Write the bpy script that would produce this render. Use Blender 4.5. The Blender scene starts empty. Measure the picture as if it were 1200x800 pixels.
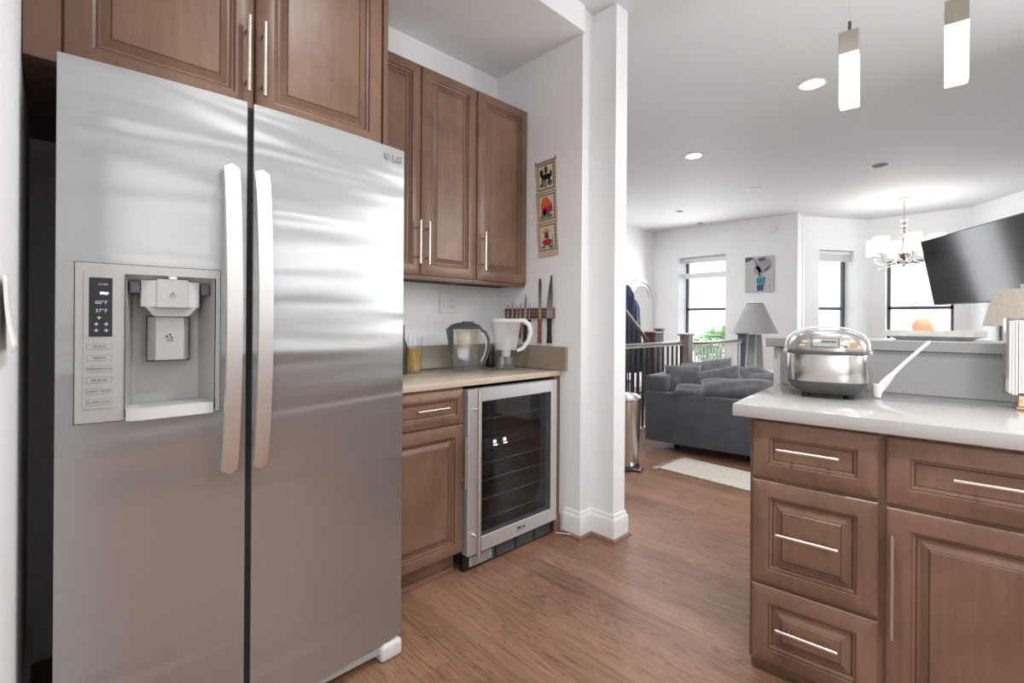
import bpy, bmesh, math, random
from mathutils import Vector, Matrix, noise
R = math.radians
PI = math.pi
random.seed(7)
sc = bpy.context.scene
C = sc.collection

# ------------------------------------------------------------------ camera, world, exposure
F = 560.0
A = math.atan((1178 - 600) / F)
ROLL = R(0.4)
fw = Vector((math.cos(A), math.sin(A), 0)); rt = Vector((math.sin(A), -math.cos(A), 0)); up = Vector((0, 0, 1))
cr = rt * math.cos(ROLL) + up * math.sin(ROLL)
cu = up * math.cos(ROLL) - rt * math.sin(ROLL)
cam_d = bpy.data.cameras.new('camera'); cam = bpy.data.objects.new('camera', cam_d); C.objects.link(cam)
cam_d.sensor_width = 36; cam_d.lens = F * 36 / 1200; cam_d.shift_y = -23 / 1200; cam_d.clip_start = 0.02
m = Matrix((cr, cu, -fw)).transposed().to_4x4(); m.translation = Vector((0, 0, 1.19)); cam.matrix_world = m
sc.camera = cam
sc.view_settings.view_transform = 'Standard'; sc.view_settings.look = 'None'
sc.view_settings.gamma = 1; sc.view_settings.use_curve_mapping = False
sc.view_settings.exposure = 1.05
w = bpy.data.worlds.new('world'); sc.world = w; w.use_nodes = True
w.node_tree.nodes['Background'].inputs[0].default_value = (0.93, 0.97, 1, 1)
w.node_tree.nodes['Background'].inputs[1].default_value = 1.9

def area(name, loc, target, sx, sy, power, col=(1, 1, 1), spread=PI):
    l = bpy.data.lights.new(name, 'AREA'); l.shape = 'RECTANGLE'; l.size = sx; l.size_y = sy
    l.energy = power; l.color = col; l.spread = spread
    o = bpy.data.objects.new(name, l); C.objects.link(o); o.location = loc
    d = Vector(target) - Vector(loc)
    o.rotation_euler = d.to_track_quat('-Z', 'Y').to_euler()
    return o
# bay and far-window daylight, added kitchen fills, and a lamp above the stairs
area('rear_fill_light', (2.6, -2.93, 2.05), (1.2, 2, 1.2), 1.5, 0.5, 3, (1, 0.99, 0.98))  # added lamp at the unseen rear opening, brightens kitchen and fridge
area('kitchen_side_fill', (-1.15, -1.2, 1.7), (2.5, 0.6, 1.4), 1.8, 1.6, 30, (.95, 0.98, 1))  # added fill for the knife wall and island; no window stands here
area('kitchen_right_fill', (4.18, -1.22, 1.65), (1.0, 1.8, 1.4), .85, 1.4, 14, (.96, 0.98, 1))  # added lamp at an invented side opening, lifts the kitchen wall
area('daylight_bay', (9.70, 0.95, 1.45), (4, 0.9, 0.9), 0.8, 1.5, 3, (0.95, 0.98, 1))
area('daylight_bay_side', (9.22, 1.88, 1.5), (5, -1, 0.9), 0.55, 1.4, 3, (0.95, 0.98, 1))
area('daylight_far_window', (8.36, 3.8, 1.4), (3, 3.0, 0.9), 0.75, 1.8, 24, (0.95, 0.98, 1))
area('stair_area_light', (6.0, 4.0, 2.9), (6.0, 3.9, 0), 1.6, 0.9, 18, (0.97, 0.99, 1))  # area lamp just under the closed ceiling over the stairs

# ------------------------------------------------------------------ materials
def mat(name, col, rough=0.5, metal=0.0, spec=0.5, emit=None, estr=1.0, coat=0.0, trans=0.0, ior=1.45, alpha=1.0, sheen=0.0):
    M = bpy.data.materials.new(name); M.use_nodes = True
    b = M.node_tree.nodes['Principled BSDF']
    b.inputs['Base Color'].default_value = (*col, 1); b.inputs['Roughness'].default_value = rough
    b.inputs['Metallic'].default_value = metal; b.inputs['Specular IOR Level'].default_value = spec
    b.inputs['Coat Weight'].default_value = coat; b.inputs['Transmission Weight'].default_value = trans
    b.inputs['IOR'].default_value = ior; b.inputs['Alpha'].default_value = alpha
    b.inputs['Sheen Weight'].default_value = sheen
    if emit:
        b.inputs['Emission Color'].default_value = (*emit, 1); b.inputs['Emission Strength'].default_value = estr
    return M
def nd(M, t, **kw):
    n = M.node_tree.nodes.new(t)
    for k, v in kw.items():
        if hasattr(n, k): setattr(n, k, v)
        else: n.inputs[k.replace('_', ' ')].default_value = v
    return n
def ln(M, a, b): M.node_tree.links.new(a, b)
def noisy(M, c1, c2, scale=(8, 8, 8), detail=4, bump=0.0, bdist=0.002, rough=None, nscale=1.0, coord='Object'):
    """mottled base colour between c1 and c2, plus optional bump"""
    b = M.node_tree.nodes['Principled BSDF']
    tc = nd(M, 'ShaderNodeTexCoord'); mp = nd(M, 'ShaderNodeMapping'); mp.inputs['Scale'].default_value = scale
    ln(M, tc.outputs[coord], mp.inputs[0])
    nz = nd(M, 'ShaderNodeTexNoise'); nz.inputs['Scale'].default_value = nscale; nz.inputs['Detail'].default_value = detail
    nz.inputs['Roughness'].default_value = 0.6
    ln(M, mp.outputs[0], nz.inputs['Vector'])
    r = nd(M, 'ShaderNodeValToRGB'); r.color_ramp.elements[0].position = 0.35; r.color_ramp.elements[1].position = 0.65
    r.color_ramp.elements[0].color = (*c1, 1); r.color_ramp.elements[1].color = (*c2, 1)
    ln(M, nz.outputs[0], r.inputs[0]); ln(M, r.outputs[0], b.inputs['Base Color'])
    if bump:
        bp = nd(M, 'ShaderNodeBump'); bp.inputs['Strength'].default_value = bump; bp.inputs['Distance'].default_value = bdist
        ln(M, nz.outputs[0], bp.inputs['Height']); ln(M, bp.outputs[0], b.inputs['Normal'])
    return M
MT = {}
MT['wall'] = noisy(mat('wall_paint', (.78, .775, .765), .6), (.85, .855, .86), (.865, .87, .875), (3, 3, 3), 2)
MT['ceil'] = mat('ceiling_paint', (.69, .70, .705), .7)
MT['canlens'] = mat('grey_can_lens', (.26, .26, .27), 1, spec=0)
MT['trim'] = mat('trim_paint', (.82, .815, .80), .35)
MT['shoe'] = mat('shoe_wood', (.25, .14, .10), .4)
def wood_mat(name, c1, c2):
    M = mat(name, c1, .33, 0, .45)
    b = M.node_tree.nodes['Principled BSDF']
    tc = nd(M, 'ShaderNodeTexCoord'); mp = nd(M, 'ShaderNodeMapping'); mp.inputs['Scale'].default_value = (5, 5, 3)
    ln(M, tc.outputs['Object'], mp.inputs[0])
    n1 = nd(M, 'ShaderNodeTexNoise'); n1.inputs['Scale'].default_value = 1.0; n1.inputs['Detail'].default_value = 5; n1.inputs['Roughness'].default_value = .55
    n1.inputs['Distortion'].default_value = .6
    ln(M, mp.outputs[0], n1.inputs['Vector'])
    mp2 = nd(M, 'ShaderNodeMapping'); mp2.inputs['Scale'].default_value = (60, 60, 3.5); ln(M, tc.outputs['Object'], mp2.inputs[0])
    n2 = nd(M, 'ShaderNodeTexNoise'); n2.inputs['Scale'].default_value = 1.0; n2.inputs['Detail'].default_value = 3; ln(M, mp2.outputs[0], n2.inputs['Vector'])
    mx = nd(M, 'ShaderNodeMix'); mx.data_type = 'FLOAT'; mx.inputs[0].default_value = .22
    ln(M, n1.outputs[0], mx.inputs[2]); ln(M, n2.outputs[0], mx.inputs[3])
    r = nd(M, 'ShaderNodeValToRGB'); r.color_ramp.elements[0].position = .33; r.color_ramp.elements[1].position = .68
    r.color_ramp.elements[0].color = (*c1, 1); r.color_ramp.elements[1].color = (*c2, 1)
    ln(M, mx.outputs[0], r.inputs[0]); ln(M, r.outputs[0], b.inputs['Base Color'])
    return M
MT['wood'] = wood_mat('stained_maple', (.150, .083, .053), (.250, .145, .096))
MT['wood_shade'] = mat('underside_shade', (.02, .012, .01), .7)  # near-black colour standing in for shade under the wall cabinets
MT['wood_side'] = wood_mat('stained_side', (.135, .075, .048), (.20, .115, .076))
# brushed stainless steel: fine horizontal grain plus a slow wave in the sheet
ANI = 0.0
def steel_mat(name, col=(.60, .595, .585), rough=.27, wave=.0, dirn='h', brush=.03):
    M = mat(name, col, rough, 1.0)
    b = M.node_tree.nodes['Principled BSDF']
    tc = nd(M, 'ShaderNodeTexCoord'); mp = nd(M, 'ShaderNodeMapping')
    mp.inputs['Scale'].default_value = (3, 3, 700) if dirn == 'h' else (700, 700, 3)
    ln(M, tc.outputs['Object'], mp.inputs[0])
    n1 = nd(M, 'ShaderNodeTexNoise'); n1.inputs['Scale'].default_value = 1; n1.inputs['Detail'].default_value = 2; ln(M, mp.outputs[0], n1.inputs['Vector'])
    bp = nd(M, 'ShaderNodeBump'); bp.inputs['Strength'].default_value = brush; bp.inputs['Distance'].default_value = .001
    ln(M, n1.outputs[0], bp.inputs['Height'])
    if wave:
        mp2 = nd(M, 'ShaderNodeMapping'); mp2.inputs['Scale'].default_value = (.9, 0, 8); ln(M, tc.outputs['Object'], mp2.inputs[0])
        n2 = nd(M, 'ShaderNodeTexNoise'); n2.inputs['Scale'].default_value = 1; n2.inputs['Detail'].default_value = 1; n2.inputs['Distortion'].default_value = .5
        ln(M, mp2.outputs[0], n2.inputs['Vector'])
        b2 = nd(M, 'ShaderNodeBump'); b2.inputs['Strength'].default_value = 1; b2.inputs['Distance'].default_value = wave
        ln(M, n2.outputs[0], b2.inputs['Height']); ln(M, bp.outputs[0], b2.inputs['Normal']); ln(M, b2.outputs[0], b.inputs['Normal'])
    else:
        ln(M, bp.outputs[0], b.inputs['Normal'])
    if wave:
        b.inputs['Anisotropic'].default_value = .75; b.inputs['Anisotropic Rotation'].default_value = ANI
        tg = nd(M, 'ShaderNodeTangent'); tg.direction_type = 'RADIAL'; tg.axis = 'Z'; ln(M, tg.outputs[0], b.inputs['Tangent'])
    return M
MT['fridge'] = steel_mat('brushed_fridge_steel', (.47, .475, .48), .30, .010)
MT['fridge'].node_tree.nodes['Principled BSDF'].inputs['Metallic'].default_value = .84
MT['steel'] = steel_mat('brushed_steel', (.66, .665, .67), .42)
MT['steel'].node_tree.nodes['Principled BSDF'].inputs['Metallic'].default_value = .7
MT['steelv'] = steel_mat('brushed_steel_vertical', (.62, .60, .58), .25, 0, 'v')
MT['satin'] = mat('satin_steel', (.72, .715, .70), .42, 1)
MT['shelfwire'] = mat('shelf_wire', (.16, .16, .17), .3, .8)
MT['nickel'] = mat('satin_nickel', (.66, .615, .56), .30, 1)
MT['amberbtn'] = mat('amber_button', (.50, .26, .13), .4)
MT['champagne'] = mat('champagne_fascia', (.46, .42, .36), .28, .4)
MT['glaze'] = mat('dark_glaze', (.055, .028, .018), .45)
MT['lidsilver'] = mat('lid_silver', (.36, .355, .345), .25, .55)
MT['chrome'] = mat('chrome', (.85, .85, .85), .08, 1)
MT['silver_plastic'] = mat('silver_plastic', (.52, .515, .50), .35, .35)
MT['grey_plastic'] = mat('grey_plastic', (.42, .415, .40), .4, .1)
MT['light_plastic'] = mat('light_grey_plastic', (.62, .62, .61), .35)
MT['dark_grey'] = mat('dark_grey_plastic', (.10, .10, .10), .45)
MT['black'] = mat('black_plastic', (.012, .013, .014), .35)
MT['gasket'] = mat('gasket', (.02, .025, .028), .6)
MT['display'] = mat('display_glass', (.03, .033, .036), .12)
MT['led'] = mat('led_white', (.8, .85, 1), .5, emit=(.8, .87, 1), estr=5)
MT['leddim'] = mat('led_dim', (.3, .32, .35), .5, emit=(.7, .75, .8), estr=.25)
MT['ink'] = mat('ink', (.06, .06, .06), .6)
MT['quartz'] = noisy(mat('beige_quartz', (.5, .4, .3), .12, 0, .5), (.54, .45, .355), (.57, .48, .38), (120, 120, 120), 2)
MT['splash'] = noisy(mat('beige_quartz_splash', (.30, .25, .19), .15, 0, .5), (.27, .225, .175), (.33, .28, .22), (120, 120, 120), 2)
MT['iquartz'] = noisy(mat('pale_quartz', (.6, .57, .52), .10, 0, .5), (.46, .445, .425), (.485, .47, .45), (150, 150, 150), 2)
MT['ledge'] = noisy(mat('grey_quartz_ledge', (.33, .33, .34), .2), (.335, .335, .35), (.355, .355, .37), (90, 90, 90), 2)
MT['glass'] = mat('clear_glass', (1, 1, 1), .0, trans=1, ior=1.45)
def thin_glass(name, tint=(1, 1, 1), fac=.12, haze=0.0, hazecol=(1, 1, 1), gr=.02, fm=.6):
    M = bpy.data.materials.new(name); M.use_nodes = True; nt = M.node_tree; nt.nodes.clear()
    o = nt.nodes.new('ShaderNodeOutputMaterial'); t = nt.nodes.new('ShaderNodeBsdfTransparent'); t.inputs[0].default_value = (*tint, 1)
    g = nt.nodes.new('ShaderNodeBsdfGlossy'); g.inputs['Roughness'].default_value = gr
    lw = nt.nodes.new('ShaderNodeLayerWeight'); lw.inputs[0].default_value = .5
    ad = nt.nodes.new('ShaderNodeMath'); ad.operation = 'MULTIPLY_ADD'; ad.inputs[1].default_value = fm; ad.inputs[2].default_value = fac; ad.use_clamp = True
    pw = nt.nodes.new('ShaderNodeMath'); pw.operation = 'POWER'; pw.inputs[1].default_value = 4; nt.links.new(lw.outputs['Facing'], pw.inputs[0]); nt.links.new(pw.outputs[0], ad.inputs[0])
    mx = nt.nodes.new('ShaderNodeMixShader'); nt.links.new(ad.outputs[0], mx.inputs[0]); nt.links.new(t.outputs[0], mx.inputs[1]); nt.links.new(g.outputs[0], mx.inputs[2])
    last = mx
    if haze:
        d = nt.nodes.new('ShaderNodeBsdfDiffuse'); d.inputs[0].default_value = (*hazecol, 1)
        m2 = nt.nodes.new('ShaderNodeMixShader'); m2.inputs[0].default_value = haze
        nt.links.new(mx.outputs[0], m2.inputs[1]); nt.links.new(d.outputs[0], m2.inputs[2]); last = m2
    nt.links.new(last.outputs[0], o.inputs[0]); return M
MT['tglass'] = thin_glass('thin_clear_plastic', (.98, .985, .99), .04)
MT['window_glass'] = thin_glass('window_glass', (.98, .99, 1), .02)
MT['cooler_glass'] = thin_glass('tinted_cooler_glass', (.70, .71, .72), .045, fm=.5)
MT['amber'] = thin_glass('yellow_tumbler', (.93, .80, .42), .05, .22, (.85, .65, .25))
MT['hazewhite'] = thin_glass('frosted_white_plastic', (.95, .95, .95), .05, .38, (.9, .88, .88))
MT['water'] = thin_glass('water', (.93, .95, .96), .05, .04, (.6, .63, .66))
MT['smoke'] = thin_glass('smoky_plastic', (.90, .88, .80), .05, .12, (.60, .55, .42))
MT['bottleglass'] = mat('green_bottle_glass', (.05, .07, .05), .12)
MT['pitchgrey'] = mat('slate_plastic', (.075, .085, .085), .35)
MT['white'] = mat('white_plastic', (.82, .81, .80), .35)
MT['cream'] = mat('cream', (.70, .66, .56), .5)
MT['paper'] = mat('paper', (.80, .79, .77), .8)
MT['acrylic'] = mat('lit_acrylic', (.95, .95, .95), .3, emit=(.98, 1, 1), estr=1.6)
MT['lit'] = mat('lit_disc', (1, 1, 1), .5, emit=(1, .99, .97), estr=9)
MT['shade_lit'] = mat('lit_glass_shade', (1, 1, 1), .4, emit=(1, .99, .96), estr=1.6)
MT['capmetal'] = mat('brushed_nickel_cap', (.50, .47, .40), .3, 1)
MT['winframe'] = mat('dark_window_frame', (.10, .105, .11), .4)
MT['sofa'] = noisy(mat('charcoal_velvet', (.05, .055, .065), .8, sheen=.5), (.046, .053, .064), (.068, .078, .094), (6, 6, 6), 4, .25, .01)
MT['pillow'] = noisy(mat('charcoal_cushion', (.07, .07, .075), .9, sheen=.4), (.060, .062, .070), (.10, .10, .11), (14, 14, 14), 5, .4, .01)
MT['throw'] = noisy(mat('grey_throw', (.13, .135, .15), .95, sheen=.5), (.09, .097, .115), (.18, .185, .20), (26, 26, 26), 5, .6, .012)
MT['pink'] = mat('pink_fabric', (.75, .35, .55), .8)
MT['rug'] = noisy(mat('cream_rug', (.6, .55, .47), .95), (.50, .46, .40), (.72, .69, .63), (90, 90, 90), 2, .8, .006)
MT['rail'] = noisy(mat('rail_wood', (.22, .15, .13), .25), (.20, .145, .13), (.30, .235, .21), (4, 60, 60), 3)
MT['newel'] = noisy(mat('newel_wood', (.12, .08, .07), .3), (.10, .065, .055), (.19, .13, .11), (30, 30, 4), 3)
MT['newelpale'] = noisy(mat('newel_pale', (.25, .2, .18), .3), (.20, .165, .15), (.32, .27, .25), (30, 30, 4), 3)
MT['iron'] = mat('black_iron', (.05, .055, .065), .4, .3)
MT['denim'] = noisy(mat('navy_cloth', (.03, .05, .10), .85), (.016, .028, .062), (.055, .085, .16), (9, 9, 4), 4, .7, .02)
MT['lampshade'] = noisy(mat('linen_shade', (.42, .41, .40), .9), (.40, .39, .385), (.47, .46, .45), (60, 60, 60), 2)
MT['shadebeige'] = noisy(mat('beige_linen', (.52, .47, .40), .9), (.50, .46, .39), (.58, .53, .46), (60, 60, 60), 2)
MT['lampbody'] = mat('grey_ceramic', (.33, .32, .33), .3)
MT['salt'] = noisy(mat('orange_salt', (.80, .38, .20), .35, emit=(.8, .32, .15), estr=.12), (.70, .32, .18), (.85, .50, .32), (30, 30, 30), 3, .3, .003)
MT['tray'] = noisy(mat('whitewashed_wood', (.55, .53, .5), .5), (.58, .57, .53), (.74, .72, .68), (30, 3, 30), 3)
MT['brass'] = mat('brass', (.74, .58, .36), .25, 1)
MT['tv'] = mat('tv_screen', (.012, .013, .015), .12, 0, .22)
MT['blade'] = mat('knife_blade', (.42, .40, .38), .22, 1)
MT['handlered'] = noisy(mat('red_wood_handle', (.28, .08, .04), .35), (.24, .065, .035), (.36, .12, .06), (60, 60, 8), 2)
MT['green'] = mat('leaf', (.10, .26, .07), .5)
MT['green2'] = mat('leaf_pale', (.18, .40, .12), .5)
MT['bark'] = mat('bark', (.12, .08, .05), .9)
MT['groundm'] = mat('outdoor_ground', (.5, .5, .48), .9)
MT['canvas'] = mat('canvas', (.50, .50, .495), .8)
MT['teal'] = mat('teal_paint', (.06, .22, .32), .7)
MT['tealdark'] = mat('dark_teal_paint', (.04, .10, .17), .7)
MT['mauve'] = mat('mauve_paint', (.34, .32, .36), .7)
MT['slate'] = mat('slate_paint', (.10, .11, .16), .7)
MT['blush'] = mat('blush_paint', (.48, .38, .38), .7)
MT['linen'] = noisy(mat('tapestry_linen', (.58, .44, .33), .95), (.54, .41, .30), (.64, .50, .38), (150, 150, 150), 2, .3, .002)
MT['patch'] = mat('patch_cloth', (.66, .58, .44), .95)
for n, c in dict(f_black=(.02, .02, .02), f_brown=(.16, .06, .04), f_green=(.10, .22, .12), f_orange=(.70, .13, .04), f_magenta=(.42, .03, .12), f_red=(.45, .03, .03), f_yellow=(.60, .36, .06), f_purple=(.12, .04, .12)).items():
    MT[n] = mat(n.replace('f_', 'felt_'), c, .95)
# checkered magnetic knife rack
M = mat('rack_wood', (.2, .07, .04), .35); b = M.node_tree.nodes['Principled BSDF']
tc = nd(M, 'ShaderNodeTexCoord'); mp = nd(M, 'ShaderNodeMapping'); mp.inputs['Rotation'].default_value = (R(45), 0, 0); mp.inputs['Scale'].default_value = (1, 72, 72)
ck = nd(M, 'ShaderNodeTexChecker'); ck.inputs['Scale'].default_value = 1; ck.inputs[1].default_value = (.34, .16, .08, 1); ck.inputs[2].default_value = (.05, .015, .012, 1)
ln(M, tc.outputs['Object'], mp.inputs[0]); ln(M, mp.outputs[0], ck.inputs[0]); ln(M, ck.outputs[0], b.inputs['Base Color']); MT['rackcheck'] = M
MT['rack'] = mat('rack_redwood', (.20, .06, .035), .35)
# floor planks
def floor_mat():
    M = mat('plank_floor', (.2, .12, .08), .33, 0, .5); b = M.node_tree.nodes['Principled BSDF']
    tc = nd(M, 'ShaderNodeTexCoord'); mp = nd(M, 'ShaderNodeMapping'); mp.inputs['Rotation'].default_value = (0, 0, R(90))
    ln(M, tc.outputs['Object'], mp.inputs[0])
    br = nd(M, 'ShaderNodeTexBrick'); br.offset = .37; br.offset_frequency = 2
    br.inputs['Scale'].default_value = 1; br.inputs['Brick Width'].default_value = 1.35; br.inputs['Row Height'].default_value = .127
    br.inputs['Mortar Size'].default_value = .0011; br.inputs['Mortar Smooth'].default_value = .3; br.inputs['Bias'].default_value = -.2
    br.inputs['Color1'].default_value = (0, 0, 0, 1); br.inputs['Color2'].default_value = (1, 1, 1, 1); br.inputs['Mortar'].default_value = (.35, .35, .35, 1)
    ln(M, mp.outputs[0], br.inputs['Vector'])
    # per-plank offset for the grain
    sep = nd(M, 'ShaderNodeVectorMath'); sep.operation = 'MULTIPLY_ADD'; sep.inputs[1].default_value = (7, 5, 3)
    ln(M, br.outputs['Color'], sep.inputs[0])
    mg = nd(M, 'ShaderNodeMapping'); mg.inputs['Scale'].default_value = (1.5, 15, 1); ln(M, mp.outputs[0], mg.inputs[0]); ln(M, mg.outputs[0], sep.inputs[2])
    n1 = nd(M, 'ShaderNodeTexNoise'); n1.inputs['Scale'].default_value = 1.0; n1.inputs['Detail'].default_value = 3; n1.inputs['Distortion'].default_value = 1.2
    ln(M, sep.outputs[0], n1.inputs['Vector'])
    # contour rings from the slow noise = cathedral grain
    ml = nd(M, 'ShaderNodeMath'); ml.operation = 'MULTIPLY'; ml.inputs[1].default_value = 17; ln(M, n1.outputs[0], ml.inputs[0])
    fr0 = nd(M, 'ShaderNodeMath'); fr0.operation = 'PINGPONG'; fr0.inputs[1].default_value = 1; ln(M, ml.outputs[0], fr0.inputs[0])
    fr = nd(M, 'ShaderNodeMath'); fr.operation = 'POWER'; fr.inputs[1].default_value = .45; ln(M, fr0.outputs[0], fr.inputs[0])
    n2 = nd(M, 'ShaderNodeTexNoise'); n2.inputs['Scale'].default_value = 1.0; n2.inputs['Detail'].default_value = 4
    mg2 = nd(M, 'ShaderNodeMapping'); mg2.inputs['Scale'].default_value = (4, 130, 1); ln(M, mp.outputs[0], mg2.inputs[0]); ln(M, mg2.outputs[0], n2.inputs['Vector'])
    n3 = nd(M, 'ShaderNodeTexNoise'); n3.inputs['Scale'].default_value = 1.3; n3.inputs['Detail'].default_value = 4; ln(M, mp.outputs[0], n3.inputs['Vector'])
    r = nd(M, 'ShaderNodeValToRGB'); e = r.color_ramp.elements
    e[0].position = .20; e[0].color = (.105, .050, .029, 1); e[1].position = .88; e[1].color = (.36, .205, .130, 1)
    el = e.new(.52); el.color = (.245, .130, .079, 1)
    s1 = nd(M, 'ShaderNodeMath'); s1.operation = 'MULTIPLY_ADD'; s1.inputs[1].default_value = .32; ln(M, fr.outputs[0], s1.inputs[0])
    s2 = nd(M, 'ShaderNodeMath'); s2.operation = 'MULTIPLY_ADD'; s2.inputs[1].default_value = .50; ln(M, n2.outputs[0], s2.inputs[0])
    s3 = nd(M, 'ShaderNodeMath'); s3.operation = 'MULTIPLY_ADD'; s3.inputs[1].default_value = .65; s3.inputs[2].default_value = -.33; ln(M, n3.outputs[0], s3.inputs[0])
    sb = nd(M, 'ShaderNodeMath'); sb.operation = 'MULTIPLY_ADD'; sb.inputs[1].default_value = .22; ln(M, br.outputs['Color'], sb.inputs[0])
    ln(M, s3.outputs[0], sb.inputs[2]); ln(M, sb.outputs[0], s2.inputs[2]); ln(M, s2.outputs[0], s1.inputs[2]); ln(M, s1.outputs[0], r.inputs[0])
    mo = nd(M, 'ShaderNodeMix'); mo.data_type = 'RGBA'; mo.inputs[7].default_value = (.07, .035, .025, 1)
    mm = nd(M, 'ShaderNodeMath'); mm.operation = 'MULTIPLY'; mm.inputs[1].default_value = .55; ln(M, br.outputs['Fac'], mm.inputs[0])
    ln(M, mm.outputs[0], mo.inputs[0]); ln(M, r.outputs[0], mo.inputs[6]); ln(M, mo.outputs[2], b.inputs['Base Color'])
    bp = nd(M, 'ShaderNodeBump'); bp.inputs['Strength'].default_value = .12; bp.inputs['Distance'].default_value = .002
    ln(M, s1.outputs[0], bp.inputs['Height']); ln(M, bp.outputs[0], b.inputs['Normal'])
    rr = nd(M, 'ShaderNodeMapRange'); rr.inputs[3].default_value = .34; rr.inputs[4].default_value = .50; ln(M, n2.outputs[0], rr.inputs[0]); ln(M, rr.outputs[0], b.inputs['Roughness'])
    return M
MT['floor'] = floor_mat()

# ------------------------------------------------------------------ helpers
def bx(bm, x0, x1, y0, y1, z0, z1, bev=0, seg=1, M=None):
    r = bmesh.ops.create_cube(bm, size=1)
    vs = r['verts']
    for v in vs:
        v.co = Vector(((x0 + x1) / 2 + v.co.x * (x1 - x0), (y0 + y1) / 2 + v.co.y * (y1 - y0), (z0 + z1) / 2 + v.co.z * (z1 - z0)))
    allv = set(vs)
    if bev:
        es = set(e for v in vs for e in v.link_edges)
        rr = bmesh.ops.bevel(bm, geom=list(es), offset=bev, segments=seg, affect='EDGES', profile=.5)
        allv = set(v for v in rr['verts']) | set(v for v in vs if v.is_valid)
    if M:
        for v in allv:
            v.co = M @ v.co
    return bm
def cyl(bm, p0, p1, r0, r1=None, n=16):
    r1 = r0 if r1 is None else r1
    p0 = Vector(p0); p1 = Vector(p1); d = (p1 - p0)
    q = d.to_track_quat('Z', 'Y').to_matrix()
    a = [bm.verts.new(p0 + q @ Vector((r0 * math.cos(2 * PI * i / n), r0 * math.sin(2 * PI * i / n), 0))) for i in range(n)]
    b = [bm.verts.new(p1 + q @ Vector((r1 * math.cos(2 * PI * i / n), r1 * math.sin(2 * PI * i / n), 0))) for i in range(n)]
    for i in range(n): bm.faces.new((a[i], a[(i + 1) % n], b[(i + 1) % n], b[i]))
    bm.faces.new(a[::-1]); bm.faces.new(b)
def tube(bm, pts, r, n=8, cap=True):
    pts = [Vector(p) for p in pts]; rings = []
    nrm = None
    for i, p in enumerate(pts):
        t = (pts[min(i + 1, len(pts) - 1)] - pts[max(i - 1, 0)]).normalized()
        if nrm is None:
            nrm = t.orthogonal().normalized()
        else:
            nrm = (nrm - t * nrm.dot(t)).normalized()
        bn = t.cross(nrm); rr = r[i] if isinstance(r, (list, tuple)) else r
        rings.append([bm.verts.new(p + (nrm * math.cos(2 * PI * k / n) + bn * math.sin(2 * PI * k / n)) * rr) for k in range(n)])
    for a, b in zip(rings, rings[1:]):
        for k in range(n): bm.faces.new((a[k], a[(k + 1) % n], b[(k + 1) % n], b[k]))
    if cap: bm.faces.new(rings[0][::-1]); bm.faces.new(rings[-1])
def lathe(bm, prof, c=(0, 0), n=32, sx=1, sy=1, cap=False):
    rings = []
    for r, z in prof:
        if r < 1e-5: rings.append([bm.verts.new((c[0], c[1], z))])
        else: rings.append([bm.verts.new((c[0] + sx * r * math.cos(2 * PI * k / n), c[1] + sy * r * math.sin(2 * PI * k / n), z)) for k in range(n)])
    for a, b in zip(rings, rings[1:]):
        for k in range(n):
            if len(a) == 1 and len(b) == 1: continue
            if len(a) == 1: bm.faces.new((a[0], b[(k + 1) % n], b[k]))
            elif len(b) == 1: bm.faces.new((a[k], a[(k + 1) % n], b[0]))
            else: bm.faces.new((a[k], a[(k + 1) % n], b[(k + 1) % n], b[k]))
    if cap:
        if len(rings[0]) > 1: bm.faces.new(rings[0][::-1])
        if len(rings[-1]) > 1: bm.faces.new(rings[-1])
def sell(w, d, e, n):
    """superellipse outline"""
    out = []
    for k in range(n):
        t = 2 * PI * k / n; c, s = math.cos(t), math.sin(t)
        out.append((w * math.copysign(abs(c) ** (2 / e), c), d * math.copysign(abs(s) ** (2 / e), s)))
    return out
def loft(bm, rings, cap=True):
    """rings: lists of equal length of 3D points"""
    vs = [[bm.verts.new(p) for p in r] for r in rings]; n = len(vs[0])
    for a, b in zip(vs, vs[1:]):
        for k in range(n): bm.faces.new((a[k], a[(k + 1) % n], b[(k + 1) % n], b[k]))
    if cap: bm.faces.new(vs[0][::-1]); bm.faces.new(vs[-1])
def extr(bm, poly, M, t):
    """extrude a flat outline (u,v) by t along d; M maps (u,v,d)"""
    a = [bm.verts.new(M @ Vector((u, v, 0))) for u, v in poly]; b = [bm.verts.new(M @ Vector((u, v, t))) for u, v in poly]
    n = len(poly)
    for k in range(n): bm.faces.new((a[k], a[(k + 1) % n], b[(k + 1) % n], b[k]))
    bm.faces.new(a[::-1]); bm.faces.new(b)
MY = Matrix(((1, 0, 0, 0), (0, 0, -1, 0), (0, 1, 0, 0), (0, 0, 0, 1)))     # faces -y
def T(x, y, z): return Matrix.Translation((x, y, z))
def obj(name, bm, m, parent=None, smooth=True, ang=.6):
    me = bpy.data.meshes.new(name)
    bmesh.ops.recalc_face_normals(bm, faces=bm.faces)
    if smooth:
        for f in bm.faces: f.smooth = True
        for e in bm.edges:
            if len(e.link_faces) == 2 and e.calc_face_angle(0) > ang: e.smooth = False
    bm.to_mesh(me); bm.free()
    ms = m if isinstance(m, (list, tuple)) else [m]
    for x in ms: me.materials.append(MT[x])
    o = bpy.data.objects.new(name, me); C.objects.link(o); o.parent = parent
    return o
def B(): return bmesh.new()
def box(name, m, parent, *a, bev=0, seg=1):
    bm = B(); bx(bm, *a, bev=bev, seg=seg); return obj(name, bm, m, parent)
def thing(name, label, cat, loc=(0, 0, 0), rz=0, group=None):
    o = bpy.data.objects.new(name, None); C.objects.link(o); o.empty_display_size = .1
    o.location = loc; o.rotation_euler = (0, 0, rz); o['label'] = label; o['category'] = cat
    if group: o['group'] = group
    return o
def tag(o, label, cat, group=None):
    o['label'] = label; o['category'] = cat
    if group: o['group'] = group
    return o
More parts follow.
